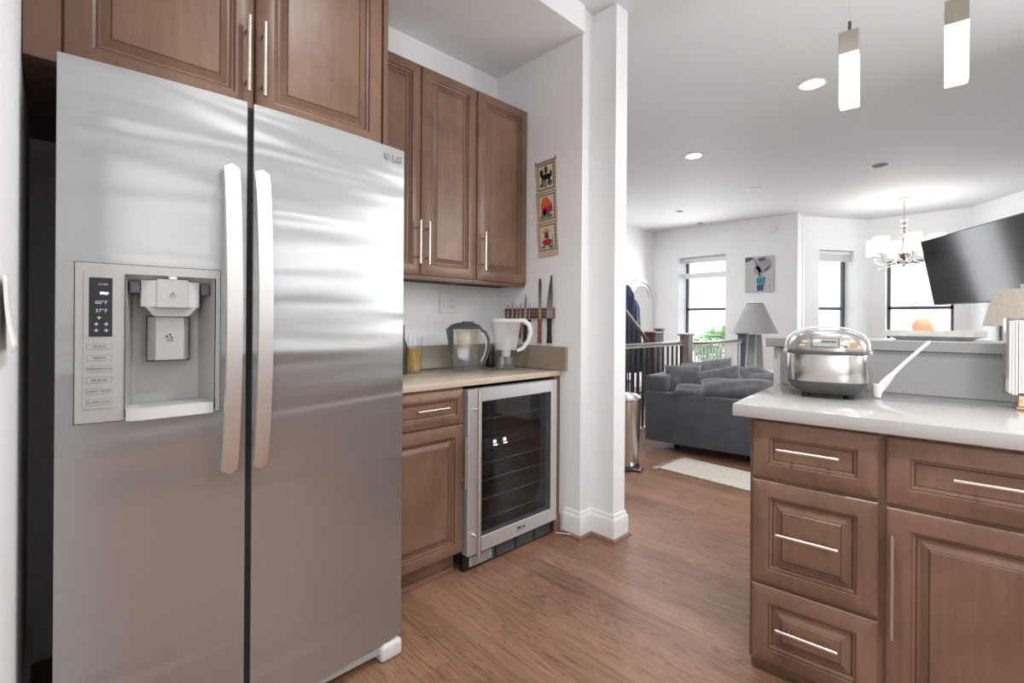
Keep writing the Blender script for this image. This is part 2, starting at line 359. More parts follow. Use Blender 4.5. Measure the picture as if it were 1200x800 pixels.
def struct(name, bm, m, smooth=False):
    o = obj(name, bm, m, None, smooth); o['kind'] = 'structure'; return o
def sbox(name, m, *a, bev=0):
    bm = B(); bx(bm, *a, bev=bev); return struct(name, bm, m)
def plabel(o, l): o['label'] = l; return o
def dup(root, loc=None, label=None, rz=None):
    r = root.copy(); C.objects.link(r)
    if loc is not None: r.location = loc
    if rz is not None: r.rotation_euler = (0, 0, rz)
    if label: r['label'] = label
    def rec(src, dst):
        for ch in src.children:
            c = ch.copy(); C.objects.link(c); c.parent = dst; rec(ch, c)
    rec(root, r); return r
def text_bm(bm, s, size, M, t=.0006, align='CENTER', bold=0):
    cu_ = bpy.data.curves.new('t', 'FONT'); cu_.body = s; cu_.size = size; cu_.align_x = align; cu_.align_y = 'CENTER'
    cu_.resolution_u = 3; cu_.offset = bold
    o = bpy.data.objects.new('t', cu_); me = bpy.data.meshes.new_from_object(o)
    k = len(bm.verts); bm.from_mesh(me); bm.verts.ensure_lookup_table()
    fs = [f for f in bm.faces if f.verts[0].index >= k or f.verts[0].index < 0]
    for v in bm.verts[k:]: v.co = M @ Vector((v.co.x, v.co.y, t))
    bpy.data.meshes.remove(me); bpy.data.objects.remove(o); bpy.data.curves.remove(cu_)

# ------------------------------------------------------------------ the setting
ZC = 2.93
sbox('floor', 'floor', -1.2, 10.2, -3.1, 4.9, -.05, 0)
sbox('ceiling', 'ceil', -1.2, 10.2, -3.1, 4.9, ZC, ZC + .1)
# wall_left stands just left of the camera, from the door opening to the back of the fridge niche
bm = B()
bx(bm, -.22, -.05, .93, 2.33, 0, ZC)
struct('wall_left', bm, 'wall')
sbox('wall_left_rear', 'wall', -1.25, -1.2, -3.1, 2.4, 0, ZC)
sbox('wall_kitchen', 'wall', -1.2, 2.11, 2.33, 2.45, 0, ZC)
bm = B(); bx(bm, -.05, 2.11, 1.63, 2.33, 2.785, ZC)
struct('ceiling_soffit', bm, 'wall')
sbox('trim_soffit', 'wall', -.05, 2.11, 1.615, 1.63, 2.785, ZC)
bm = B(); bx(bm, 2.11, 2.32, 1.63, 4.8, 0, ZC); bx(bm, 2.21, 2.32, 1.48, 1.63, 0, ZC)
struct('wall_partition', bm, 'wall')
sbox('wall_hall', 'wall', 2.32, 8.6, 4.75, 4.85, 0, ZC)
# rear wall; unseen slatted opening added for bright streaks reflected in the fridge
bm = B()
bx(bm, -1.2, 1.85, -3.1, -3.0, 0, ZC); bx(bm, 3.35, 4.3, -3.1, -3.0, 0, ZC); bx(bm, 1.85, 3.35, -3.1, -3.0, 0, 1.80); bx(bm, 1.85, 3.35, -3.1, -3.0, 2.30, ZC)
for zz in (1.92, 2.05, 2.18): bx(bm, 1.85, 3.35, -3.06, -3.03, zz - .03, zz + .03)
struct('wall_rear', bm, 'wall')
sbox('wall_right', 'wall', 4.2, 8.9, -.62, -.5, 0, ZC)
bm = B(); bx(bm, 4.2, 4.3, -3.0, -.62, 0, .9); bx(bm, 4.2, 4.3, -3.0, -.62, 2.4, ZC); bx(bm, 4.2, 4.3, -3.0, -1.68, .9, 2.4); bx(bm, 4.2, 4.3, -.77, -.62, .9, 2.4)  # unseen window opening put in for the right-hand kitchen fill lamp
struct('wall_right_return', bm, 'wall')
# far wall with the window, then the bay
bm = B()
bx(bm, 8.42, 8.67, 2.27, 3.30, 0, ZC); bx(bm, 8.42, 8.82, 3.30, 3.38, 0, ZC); bx(bm, 8.42, 8.82, 4.24, 4.75, 0, ZC)
bx(bm, 8.42, 8.82, 3.38, 4.24, 0, .42); bx(bm, 8.42, 8.82, 3.38, 4.24, 2.40, ZC)
struct('wall_far', bm, 'wall')
def slab_wall(name, a, b, t, openings, z1=ZC):
    """wall from a to b (plan), outside on the right-hand side, openings (s0,s1,z0,z1) in metres"""
    a = Vector((*a, 0)); b_ = Vector((*b, 0)); L = (b_ - a).length; d = (b_ - a).normalized(); n = Vector((d.y, -d.x, 0)) * -1
    Mx = Matrix((d, n, Vector((0, 0, 1)))).transposed().to_4x4(); Mx.translation = a
    bm = B(); s = 0
    for s0, s1, zz0, zz1 in openings:
        bx(bm, s, s0, 0, t, 0, z1, M=Mx); bx(bm, s0, s1, 0, t, 0, zz0, M=Mx); bx(bm, s0, s1, 0, t, zz1, z1, M=Mx); s = s1
    bx(bm, s, L, 0, t, 0, z1, M=Mx)
    struct(name, bm, 'wall'); return Mx, L
p_bay = [(8.67, 2.27), (8.77, 2.26), (9.78, 1.59), (9.78, .35), (8.77, -.32), (8.42, -.32)]
M1, L1 = slab_wall('wall_bay_left', p_bay[1], p_bay[2], .25, [(.27, .93, .55, 2.40)])
M2, L2 = slab_wall('wall_bay_front', p_bay[2], p_bay[3], .25, [(.23, 1.05, .55, 2.22)])
M3, L3 = slab_wall('wall_bay_right', p_bay[3], p_bay[4], .25, [(.27, .93, .55, 2.40)])
sbox('wall_bay_stub', 'wall', 8.67, 8.80, 2.26, 2.40, 0, ZC)
sbox('wall_bay_stub_right', 'wall', 8.42, 8.8, -.5, -.32, 0, ZC)
def window(n, Mx, s0, s1, z0, z1, zmid, depth=.20, blind=None):
    """double-hung dark sash window set back in its opening; frame, glass, sill; optional roller blind"""
    w_, fr = s1 - s0, .045
    root_bm = B()
    for a in ((s0, s0 + fr, z0, z1), (s1 - fr, s1, z0, z1), (s0, s1, z0, z0 + fr), (s0, s1, z1 - fr, z1), (s0, s1, zmid - .025, zmid + .025)):
        bx(root_bm, a[0], a[1], depth - .03, depth + .02, a[2], a[3], M=Mx)
    o = struct('window_%d' % n, root_bm, 'winframe')
    bm = B(); bx(bm, s0 + fr, s1 - fr, depth - .006, depth, z0 + fr, z1 - fr, M=Mx); obj('window_pane', bm, 'window_glass', o)
    bm = B(); bx(bm, s0 - .03, s1 + .03, -.03, depth - .03, z0 - .025, z0 + .004, M=Mx, bev=.004); obj('window_sill', bm, 'trim', o)
    return o
MF = Matrix(((0, 1, 0, 8.42), (-1, 0, 0, 4.24), (0, 0, 1, 0), (0, 0, 0, 1)))      # s runs along -y, depth along +x
window(1, MF, 0, .86, .42, 2.40, 1.45, .34)
window(2, M1, .27, .93, .55, 2.40, 1.45)
window(3, M2, .23, 1.05, .55, 2.22, 1.46)
window(4, M3, .27, .93, .55, 2.40, 1.45)
# white blinds
def blind(label, Mx, s0, s1, ztop, zb, d0=.08, second=None):
    t = thing('window_blind', label, 'blind', (0, 0, 0))
    c = Mx @ Vector(((s0 + s1) / 2, d0, ztop)); t.location = c
    Mi = T(*(-c)) @ Mx
    bm = B(); bx(bm, s0 + .01, s1 - .01, d0 - .03, d0 + .03, ztop - .055, ztop - .003, M=Mi, bev=.004); obj('headrail', bm, 'white', t)
    bm = B()
    k = 0; z = ztop - .065
    while z > zb: bx(bm, s0 + .015, s1 - .015, d0 - .022, d0 + .022, z - .006, z, M=Mi); z -= .011
    obj('slat_stack', bm, 'white', t)
    if second:
        bm = B(); bx(bm, s0 + .01, s1 - .01, d0 + .04, d0 + .07, second, second + .10, M=Mi, bev=.004); obj('bottom_rail', bm, 'white', t)
    return t
blind('white blind raised at the window beside the framed flower picture', MF, 0, .86, 2.395, 2.30, d0=.16, second=2.02)
blind('white raised blind in the narrow angled bay window left of the chandelier', M1, .27, .93, 2.395, 2.22)
# baseboards of the pillar: profile swept round the corner, and its shoe moulding
def molding(name, path, prof, m, closed=False):
    bm = B(); P = [Vector((*p, 0)) for p in path]; rings = []
    for i, p in enumerate(P):
        d0 = (P[i] - P[i - 1]).normalized() if i > 0 else (P[1] - P[0]).normalized()
        d1 = (P[i + 1] - P[i]).normalized() if i < len(P) - 1 else d0
        n0 = Vector((d0.y, -d0.x, 0)); n1 = Vector((d1.y, -d1.x, 0))
        nn = (n0 + n1); nn = nn / max(.2, nn.dot(n0)) if nn.length > 1e-6 else n0
        rings.append([p + nn * o + Vector((0, 0, z)) for o, z in prof])
    loft(bm, rings); return struct(name, bm, m, True)
bbprof = [(0, .0), (.016, .0), (.016, .105), (.013, .118), (.008, .124), (.008, .134), (.004, .142), (0, .145)]
shprof = [(.0, 0), (.030, 0), (.029, .010), (.022, .018), (.0, .020)]
pil = [(2.11, 1.74), (2.11, 1.63), (2.21, 1.63), (2.21, 1.48), (2.32, 1.48), (2.32, 4.0)][::-1]
pil2 = pil[::-1]
def rev(pr): return [(-o, z) for o, z in pr]
molding('baseboard_pillar', pil2, bbprof, 'trim')
molding('trim_pillar_shoe', pil2, [(o + .0, z) for o, z in shprof], 'shoe')
sbox('baseboard_left', 'trim', -.05, -.036, .93, 2.33, 0, .13)
sbox('baseboard_far', 'trim', 8.405, 8.42, 2.27, 4.75, 0, .14)
sbox('baseboard_hall', 'trim', 2.32, 8.4, 4.735, 4.75, 0, .14)
# outside: ground well below the windows
sbox('ground', 'groundm', 10.6, 40, -15, 25, -3.2, -3.1)

# ------------------------------------------------------------------ cabinet pieces
def rings_panel(bm, w_, h, prof, Mx):
    """rectangular rings (inset, depth) from the back outline to the centre"""
    rs = []
    for ins, d in prof:
        rs.append([bm.verts.new(Mx @ Vector(p)) for p in ((ins, ins, d), (w_ - ins, ins, d), (w_ - ins, h - ins, d), (ins, h - ins, d))])
    for a, b_ in zip(rs, rs[1:]):
        for k in range(4): bm.faces.new((a[k], a[(k + 1) % 4], b_[(k + 1) % 4], b_[k]))
    bm.faces.new(rs[0][::-1]); bm.faces.new(rs[-1])
def door_front(name, parent, x, z, w_, h, y=0, t=.02, st=.058, raised=True, m='wood'):
    """frame and raised panel front standing on plane y (faces -y), lower left at x,z"""
    bm = B()
    pr = [(0, 0), (0, t - .010), (.004, t - .0065), (.012, t - .0045), (st * .62, t), (st - .008, t), (st - .005, t - .002), (st - .004, t - .007), (st + .003, t - .009), (st + .005, t - .013), (st + .0075, t - .013)]
    dark = {7, 10}
    if raised: pr += [(st + .014, t - .012), (st + .032, t - .003), (st + .0335, t - .0045), (st + .036, t - .002)]; dark.add(13)
    rings_panel(bm, w_, h, pr, T(x, y, z) @ MY)
    bm.faces.ensure_lookup_table()
    for i, f in enumerate(bm.faces):
        if i < 4 * (len(pr) - 1) and i // 4 + 1 in dark: f.material_index = 1
    return obj(name, bm, [m, 'glaze'], parent, True, .25)
def bar_pull(parent, x, z, L, y, vertical=False, r=.0066, so=.032):
    bm = B(); a = (0, 0, 1) if vertical else (1, 0, 0); a = Vector(a); c = Vector((x, y, z))
    cyl(bm, c - a * L / 2 + Vector((0, -so, 0)), c + a * L / 2 + Vector((0, -so, 0)), r, n=14)
    for s in (-1, 1):
        p = c + a * (L / 2 - .035) * s; cyl(bm, p, p + Vector((0, -so, 0)), r * .75, n=10)
    return obj('handle', bm, 'nickel', parent)
def carcass(parent, x0, x1, y0, y1, z0, z1, toe=0):
    """face frame and box (y0 front)"""
    bm = B()
    bx(bm, x0, x1, y0 + .075, y1, z0, z0 + toe) if toe else None
    bx(bm, x0, x1, y0, y1, z0 + toe, z1, bev=.001)
    return obj('body', bm, 'wood', parent)

# fridge cabinet
t = thing('wall_cabinet', 'brown two-door cabinet mounted directly over the refrigerator', 'cabinet', (-.05, 1.60, 1.81))
X0 = -.05
bm = B(); bx(bm, .002, .95, .022, .728, .01, .94); obj('body', bm, 'wood', t)
bm = B(); bx(bm, .002, .068, .0, .03, 0, .94, bev=.001); obj('filler_strip', bm, 'wood_side', t)
bm = B(); bx(bm, .932, .95, .0, .03, .0, .94, bev=.001); obj('side_stile', bm, 'wood_side', t)
bm = B(); bx(bm, .002, .95, .024, .728, -.002, .008); obj('bottom_panel', bm, 'wood_side', t)
for i, (a, b_) in enumerate(((.070, .497), (.503, .930))):
    d = door_front('door', t, a, .008, b_ - a, .90, y=.02)
    bar_pull(d, (.474 if i == 0 else .518), .008 + .165, .225, 0, True)

# upper wall cabinets to the right of the fridge
ucab = [(.915, 1.345, 'brown wall cabinet with two narrow doors, next to the refrigerator', [(.93, 1.345, 'R'), ], .0)]
t = thing('wall_cabinet', 'tall brown double-door wall cabinet right of the refrigerator, above the yellow tumbler', 'cabinet', (.90, 2.04, 1.41), 0)
bm = B(); bx(bm, 0, .796, .02, .288, 0, 1.07, bev=.001); obj('body', bm, 'wood', t)
bm = B(); bx(bm, .02, .776, .045, .27, -.0005, .0015); obj('bottom_shade', bm, 'wood_shade', t)  # flat dark sheet paints the underside shade; nothing is cut in
bm = B(); bx(bm, 0, .796, .02, .045, -.009, 0, bev=.003); obj('light_rail', bm, 'wood', t)
for i, (a, b_) in enumerate(((.02, .437), (.443, .794))):
    d = door_front('door', t, a, .012, b_ - a, 1.055, y=.02)
    bar_pull(d, (.415 if i == 0 else .468), .012 + .16, .215, 0, True)
t = thing('wall_cabinet', 'brown single-door wall cabinet above the white pitcher, beside the tapestry wall', 'cabinet', (1.70, 2.04, 1.41), 0)
bm = B(); bx(bm, 0, .405, .02, .288, 0, 1.07, bev=.001); obj('body', bm, 'wood', t)
bm = B(); bx(bm, .02, .385, .045, .27, -.0005, .0015); obj('bottom_shade', bm, 'wood_shade', t)  # same painted shade beneath the single-door cabinet
bm = B(); bx(bm, 0, .405, .02, .045, -.009, 0, bev=.003); obj('light_rail', bm, 'wood', t)
d = door_front('door', t, .012, .012, .391, 1.055, y=.02)
bar_pull(d, .040, .012 + .16, .215, 0, True)

# base cabinet left of the wine cooler
t = thing('base_cabinet', 'brown base cabinet with one drawer over one door, between refrigerator and wine cooler', 'cabinet', (.95, 1.785, 0))
bm = B(); bx(bm, 0, .455, .0, .54, .10, .882, bev=.001); bx(bm, 0, .455, .06, .54, 0, .10); obj('body', bm, 'wood', t)
bm = B(); bx(bm, 0, .44, .035, .06, 0, .022, bev=.006, seg=2); obj('shoe_moulding', bm, 'shoe', t)
d = door_front('drawer', t, .02, .715, .434, .158, y=0, st=.045, raised=False); bar_pull(d, .26, .801, .165, -.02)
d = door_front('door', t, .02, .108, .434, .60, y=0); bar_pull(d, .438, .535, .24, -.02, True)
# end panel of the counter run
t = thing('end_panel', 'narrow brown end panel between the wine cooler and the white pillar', 'panel', (2.055, 1.775, 0))
bm = B(); bx(bm, 0, .052, .0, .54, 0, .882, bev=.001); obj('panel', bm, 'wood_side', t)
bm = B(); bx(bm, 0, .052, -.012, .0, 0, .10, bev=.003); obj('shoe_moulding', bm, 'shoe', t)

# counter with backsplash
t = thing('countertop', 'beige quartz counter with low backsplash holding the water pitchers', 'countertop', (.93, 1.765, .885))
bm = B(); bx(bm, 0, 1.178, 0, .563, 0, .030, bev=.003, seg=2); obj('slab', bm, 'quartz', t)
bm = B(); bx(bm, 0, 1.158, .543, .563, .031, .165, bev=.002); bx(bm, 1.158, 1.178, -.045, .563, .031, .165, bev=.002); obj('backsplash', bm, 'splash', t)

# ------------------------------------------------------------------ wine cooler
t = thing('wine_cooler', 'stainless glass-door wine cooler built in under the beige counter', 'wine cooler', (1.412, 1.745, 0))
W, H0, H1 = .636, .085, .868
bm = B()   # open box
bx(bm, 0, .02, .05, .56, .03, .868); bx(bm, W - .02, W, .05, .56, .03, .868); bx(bm, .02, W - .02, .54, .56, .03, .868)
bx(bm, .02, W - .02, .05, .54, .845, .868); bx(bm, .02, W - .02, .05, .54, .03, .10)
obj('case', bm, 'black', t)
fr = B(); fs = .062
bx(fr, 0, .078, 0, .045, H0, H1, bev=.003); bx(fr, W - .048, W, 0, .045, H0, H1, bev=.003)
bx(fr, .078, W - .048, .001, .045, H1 - fs, H1, bev=.002); bx(fr, .078, W - .048, .001, .045, H0, H0 + .072, bev=.002)
dr = obj('door', fr, 'steel', t)
bm = B(); bx(bm, .079, W - .049, .006, .011, H0 + .073, H1 - fs - .001); obj('glass', bm, 'cooler_glass', dr)
bm = B()
cyl(bm, (.030, -.045, H0 + .005), (.030, -.045, H1 + .006), .0105, n=18)
for z in (H0 + .10, H1 - .09): cyl(bm, (.030, 0, z), (.030, -.045, z), .006, n=12)
obj('handle', bm, 'satin', dr)
bm = B(); text_bm(bm, 'Marvel', .021, T(.355, .0, H0 + .042) @ MY, .0008, bold=.0005)
bx(bm, .316, .394, -.0008, .0, H0 + .028, H0 + .0295); obj('badge', bm, 'ink', dr)
bm = B()
bx(bm, 0, W, .03, .06, .008, .082)
grl = obj('toe_grille', bm, 'black', t)
bm = B()
for i in range(4):
    for k in range(5):
        bx(bm, .07 + i * .14, .19 + i * .14, .024, .031, .018 + k * .012, .023 + k * .012)
obj('louvre', bm, 'dark_grey', grl)
bm = B(); bx(bm, .03, .17, .022, .03, .022, .066); plabel(obj('rating_label', bm, 'grey_plastic', grl), 'silver printed label')
bm = B()
for i in range(4): bx(bm, .04, .16, .0215, .022, .028 + i * .01, .0315 + i * .01)
obj('label_print', bm, 'ink', grl)
sh = None
for i, z in enumerate((.20, .30, .395, .48, .70)):
    bm = B()
    cyl(bm, (.03, .07, z), (W - .03, .07, z), .0035, n=8)
    for k in range(12):
        x = .045 + k * (W - .09) / 11; tube(bm, [(x, .07, z), (x, .2, z - .012), (x, .33, z), (x, .52, z)], .0018, 6)
    cyl(bm, (.03, .5, z), (W - .03, .5, z), .003, n=8)
    obj('wire_shelf', bm, 'shelfwire', t)
bm = B(); bx(bm, .02, W - .02, .08, .16, .545, .60); dsp = obj('control_bar', bm, 'black', t)
for x0 in (.225, .295):
    bm = B(); text_bm(bm, '55', .022, T(x0, .078, .575) @ MY, .001, 'LEFT', .0002); obj('temperature_digits', bm, 'led', dsp)
    bm = B(); bx(bm, x0 + .005, x0 + .03, .076, .078, .556, .559); obj('led_bar', bm, 'led', dsp)
# leveling foot peeking out at the floor
t = thing('door_stop', 'small metal spring door stop lying on the floor beside the wine cooler', 'door stop', (2.075, 1.71, .012))
bm = B(); tube(bm, [(-.03, .035, .0), (.035, -.075, 0)], .004, 8); obj('rod', bm, 'chrome', t)
bm = B(); cyl(bm, (.030, -.066, 0), (.040, -.083, 0), .011, n=12); obj('tip', bm, 'light_plastic', t)

# ------------------------------------------------------------------ refrigerator (front leaves a shallow arc)
t = thing('refrigerator', 'large stainless side-by-side refrigerator with ice and water dispenser', 'refrigerator', (.01, 1.508, 0))
FWD = .905
def yf(x): return -.030 * (1 - ((x - FWD / 2) / (FWD / 2)) ** 2)
def curved_slab(bm, xs, zs, hole, t_):
    vf = {}; vb = {}
    for i, x in enumerate(xs):
        for j, z in enumerate(zs):
            vf[i, j] = bm.verts.new((x, yf(x), z)); vb[i, j] = bm.verts.new((x, t_, z))
    def solid(i, j):
        if i < 0 or j < 0 or i >= len(xs) - 1 or j >= len(zs) - 1: return False
        if hole:
            cx, cz = (xs[i] + xs[i + 1]) / 2, (zs[j] + zs[j + 1]) / 2
            if hole[0] < cx < hole[1] and hole[2] < cz < hole[3]: return False
        return True
    for i in range(len(xs) - 1):
        for j in range(len(zs) - 1):
            if not solid(i, j): continue
            bm.faces.new((vf[i, j], vf[i + 1, j], vf[i + 1, j + 1], vf[i, j + 1])); bm.faces.new((vb[i, j], vb[i, j + 1], vb[i + 1, j + 1], vb[i + 1, j]))
            for (di, dj, a, b_) in ((-1, 0, (i, j), (i, j + 1)), (1, 0, (i + 1, j), (i + 1, j + 1)), (0, -1, (i, j), (i + 1, j)), (0, 1, (i, j + 1), (i + 1, j + 1))):
                if not solid(i + di, j + dj): bm.faces.new((vf[a], vf[b_], vb[b_], vb[a]))
    for v in [v for v in bm.verts if not v.link_faces]: bm.verts.remove(v)
def lin(a, b_, n): return [a + (b_ - a) * i / n for i in range(n + 1)]
HX0, HX1, HZ0, HZ1 = .122, .312, .952, 1.300
xsL = sorted(set([round(v, 4) for v in [0, .006] + lin(.03, .115, 5) + [HX0] + lin(.15, .29, 6) + [HX1] + lin(.32, .38, 4) + [.386]]))
zsL = [.07, .076, .5, HZ0, HZ1, 1.5, 1.794, 1.80]
bm = B(); curved_slab(bm, xsL, zsL, (HX0, HX1, HZ0, HZ1), .065)
dl = obj('door', bm, 'fridge', t, True, .5); plabel(dl, 'left freezer door with dispenser')
bm = B(); curved_slab(bm, [.403] + lin(.409, .899, 22) + [FWD], [.07, .076, .9, 1.794, 1.80], None, .065)
drr = obj('door', bm, 'fridge', t, True, .5); plabel(drr, 'right refrigerator door')
bm = B(); bx(bm, .020, FWD - .012, .075, .80, .06, 1.785, bev=.004); bx(bm, .02, FWD - .02, .02, .075, .025, .062); obj('case', bm, 'light_plastic', t)
bm = B(); bx(bm, .008, FWD - .008, .065, .078, .075, 1.79); bx(bm, .387, .402, -.012, .07, .075, 1.792); obj('gasket', bm, 'gasket', t)
bm = B(); bx(bm, .03, FWD - .03, .0, .03, .028, .060, bev=.004); bx(bm, .03, FWD - .03, -.004, .0, .050, .058); obj('kick_grille', bm, 'grey_plastic', t)
for xx in (.0, FWD - .085):
    bm = B(); bx(bm, xx, xx + .085, -.015, .10, 0, .060, bev=.014, seg=3); obj('foot', bm, 'light_plastic', t)
for xx in (.02, FWD - .10): bm = B(); bx(bm, xx, xx + .08, .03, .14, 1.80, 1.815, bev=.003); obj('hinge_cover', bm, 'dark_grey', t)
# dispenser surround
def yfm(x, o=0): return yf(x) - o
dp = B()
def frame_piece(bm, x0, x1, z0, z1, out, back):
    bx(bm, x0, x1, yf((x0 + x1) / 2) - out, yf((x0 + x1) / 2) + back, z0, z1, bev=.0012)
ds = thing  # (alias unused)
bm = B()
n_ = 10
def curved_plate(bm, x0, x1, z0, z1, out, back=.004, n=6):
    for i in range(n):
        a = x0 + (x1 - x0) * i / n; c = x0 + (x1 - x0) * (i + 1) / n
        vs = [bm.verts.new(p) for p in ((a, yf(a) - out, z0), (c, yf(c) - out, z0), (c, yf(c) - out, z1), (a, yf(a) - out, z1), (a, yf(a) + back, z0), (c, yf(c) + back, z0), (c, yf(c) + back, z1), (a, yf(a) + back, z1))]
        for f in ((0, 1, 2, 3), (5, 4, 7, 6), (3, 2, 6, 7), (1, 0, 4, 5)): bm.faces.new([vs[k] for k in f])
        if i == 0: bm.faces.new([vs[k] for k in (4, 0, 3, 7)])
        if i == n - 1: bm.faces.new([vs[k] for k in (1, 5, 6, 2)])
    bmesh.ops.remove_doubles(bm, verts=bm.verts, dist=1e-5)
curved_plate(bm, .033, HX0, .945, 1.322, .004); curved_plate(bm, HX1, .322, .945, 1.322, .004, n=2)
curved_plate(bm, HX0, HX1, HZ1, 1.322, .004)
dsf = obj('dispenser_frame', bm, 'silver_plastic', dl)
bm = B(); curved_plate(bm, .031, .0325, .943, 1.324, .0015, n=1); curved_plate(bm, .3225, .324, .943, 1.324, .0015, n=1); curved_plate(bm, .031, .324, 1.3225, 1.324, .0015); curved_plate(bm, .031, .324, .9425, .944, .0015)
obj('frame_gap', bm, 'dark_grey', dl)
# cavity liner (five faces) inside the door
bm = B(); yb = .058; tt = .002
c0, c1, c2, c3 = HX0 + .001, HX1 - .001, HZ0 + .001, HZ1 - .001
sl = .022
v = lambda x, y, z: bm.verts.new((x, y, z))
f_ = [v(c0, -.024, c2), v(c1, -.024, c2), v(c1, -.024, c3), v(c0, -.024, c3)]
k_ = [v(c0 + sl, yb, c2 + .006), v(c1 - sl, yb, c2 + .006), v(c1 - sl, yb, c3 - .045), v(c0 + sl, yb, c3 - .045)]
for i in range(4): bm.faces.new((f_[i], f_[(i + 1) % 4], k_[(i + 1) % 4], k_[i]))
bm.faces.new(k_)
obj('dispenser_cavity', bm, 'grey_plastic', dl)
# ice chute housing (faceted), water paddle, tray
xc = .217
bm = B()
def facet(bm, hw, hc, y0, ys, z0, z1, yback):
    P = [(xc - hw, yback), (xc - hw, ys), (xc - hc, y0), (xc + hc, y0), (xc + hw, ys), (xc + hw, yback)]
    loft(bm, [[Vector((x, y, z0)) for x, y in P], [Vector((x, y, z1)) for x, y in P]])
facet(bm, .062, .034, -.022, -.004, 1.222, 1.288, .055)
hs = obj('ice_chute', bm, 'light_plastic', dl)
bm = B(); bx(bm, xc - .033, xc + .033, -.026, -.022, 1.220, 1.292, bev=.001); pd = obj('ice_paddle_cover', bm, 'silver_plastic', hs)
bm = B(); loft(bm, [[Vector((xc + sx * a, y, z)) for sx, y in ((-1, .02), (-1, -.015), (1, -.015), (1, .02))] for a, z in ((.055, 1.222), (.038, 1.200), (.034, 1.198))]); obj('chute_funnel', bm, 'grey_plastic', hs)
bm = B(); bx(bm, xc - .009, xc + .009, -.030, -.02, 1.291, 1.299, bev=.002); plabel(obj('dispenser_lamp', bm, 'white', hs), 'small white lamp')
for s in (-1, 1):
    bm = B(); bx(bm, xc + s * .075 - .010, xc + s * .075 + .010, -.01, .02, 1.255, 1.285, bev=.002)
    obj('side_bracket', bm, 'dark_grey', dl)
bm = B(); P = [(xc - .045, .03), (xc - .03, .008), (xc + .03, .008), (xc + .045, .03)]
loft(bm, [[Vector((x, y, z)) for x, y in P] for z in (1.085, 1.196)])
wp = obj('water_paddle', bm, 'silver_plastic', dl)
bm = B(); bx(bm, xc - .048, xc + .048, .029, .032, 1.081, 1.199); obj('paddle_gap', bm, 'ink', wp)
# icons: glass with ice cubes; spilling cubes
bm = B(); My = T(xc, -.0262, 1.250) @ MY
extr(bm, [(-.006, .004), (-.0045, -.005), (.0045, -.005), (.006, .004), (.005, .004), (.0037, -.004), (-.0037, -.004), (-.005, .004)], My, .0004)
extr(bm, [(-.0015, .006), (.0015, .006), (.0015, .009), (-.0015, .009)], My, .0004)
extr(bm, [(-.004, .002), (-.001, .002), (-.001, .005), (-.004, .005)], My, .0004); extr(bm, [(.0005, .001), (.0035, .002), (.003, .005), (0, .004)], My, .0004)
obj('ice_icon', bm, 'ink', hs)
bm = B(); My = T(xc, .0078, 1.142) @ MY
for a, b_, s in ((-.007, .004, .005), (.0, .009, .0045), (.003, .001, .005), (-.004, -.005, .004), (.004, -.007, .004)):
    extr(bm, [(a - s * .7, b_ - s * .2), (a + s * .3, b_ - s * .6), (a + s * .7, b_ + s * .3), (a - s * .2, b_ + s * .6)], My, .0004)
    extr(bm, [(a - s * 1.2, b_ - s * .9), (a + s * .5, b_ - s * 1.1), (a + s * .5, b_ - s * .95), (a - s * 1.2, b_ - s * .75)], My, .0004)
obj('water_icon', bm, 'ink', wp)
bm = B(); P = [(HX0 + .002, .045), (HX0 + .002, -.034), (HX0 + .026, -.046), (HX1 - .03, -.046), (HX1 - .006, -.040), (HX1 - .006, .045)]
loft(bm, [[Vector((x, y, z)) for x, y in P] for z in (.944, .972)])
obj('drip_tray', bm, 'light_plastic', dl)
bm = B()
for i in range(9): bx(bm, HX0 + .035, HX1 - .035, -.030 + i * .008, -.0275 + i * .008, .972, .9735)
obj('drip_grid', bm, 'grey_plastic', dl)
# control strip
bm = B(); curved_plate(bm, .048, .104, .978, 1.300, .0062, n=4); cs = obj('control_panel', bm, 'silver_plastic', dl)
bm = B(); curved_plate(bm, .057, .099, 1.148, 1.288, .0070, n=4); obj('display', bm, 'display', cs)
def sm(x, z, o): return T(x, yf(x) - o, z) @ Matrix.Rotation(math.atan2(yf(x + .01) - yf(x - .01), .02), 4, 'Z') @ MY
bm = B(); bx(bm, .077, .091, yf(.084) - .0078, yf(.084) - .007, 1.249, 1.2535); plabel(obj('lit_indicator', bm, 'led', cs), 'glowing white bar')
bm = B()
text_bm(bm, '00\u00b0F', .012, sm(.079, 1.229, .0076), 0); text_bm(bm, '37\u00b0F', .012, sm(.079, 1.2095, .0076), 0); text_bm(bm, 'FILTER', .006, sm(.082, 1.272, .0076), 0)
for px_, pz_ in ((.070, 1.178), (.088, 1.178), (.070, 1.163), (.088, 1.163), (.075, 1.193)):
    bx(bm, px_ - .004, px_ + .004, yf(px_) - .0076, yf(px_) - .007, pz_ - .0008, pz_ + .0008); bx(bm, px_ - .0008, px_ + .0008, yf(px_) - .0076, yf(px_) - .007, pz_ - .004, pz_ + .004)
obj('display_digits', bm, 'leddim', cs)
for i, s in enumerate(('ICE PLUS', 'FREEZER', 'REFRIGERATOR', 'AIR FILTER', 'LIGHT / FILTER', 'ALARM / LOCK')):
    z = 1.124 - i * .0262
    bm = B(); curved_plate(bm, .053, .099, z - .0065, z + .0065, .0068, n=3); bt = obj('button', bm, 'ink', cs)
    bm = B(); curved_plate(bm, .0535, .0985, z - .006, z + .006, .0072, n=3); obj('button_face', bm, 'silver_plastic', bt)
    bm = B(); text_bm(bm, s, .0062, sm(.076, z, .0078), 0); obj('button_text', bm, 'ink', bt)
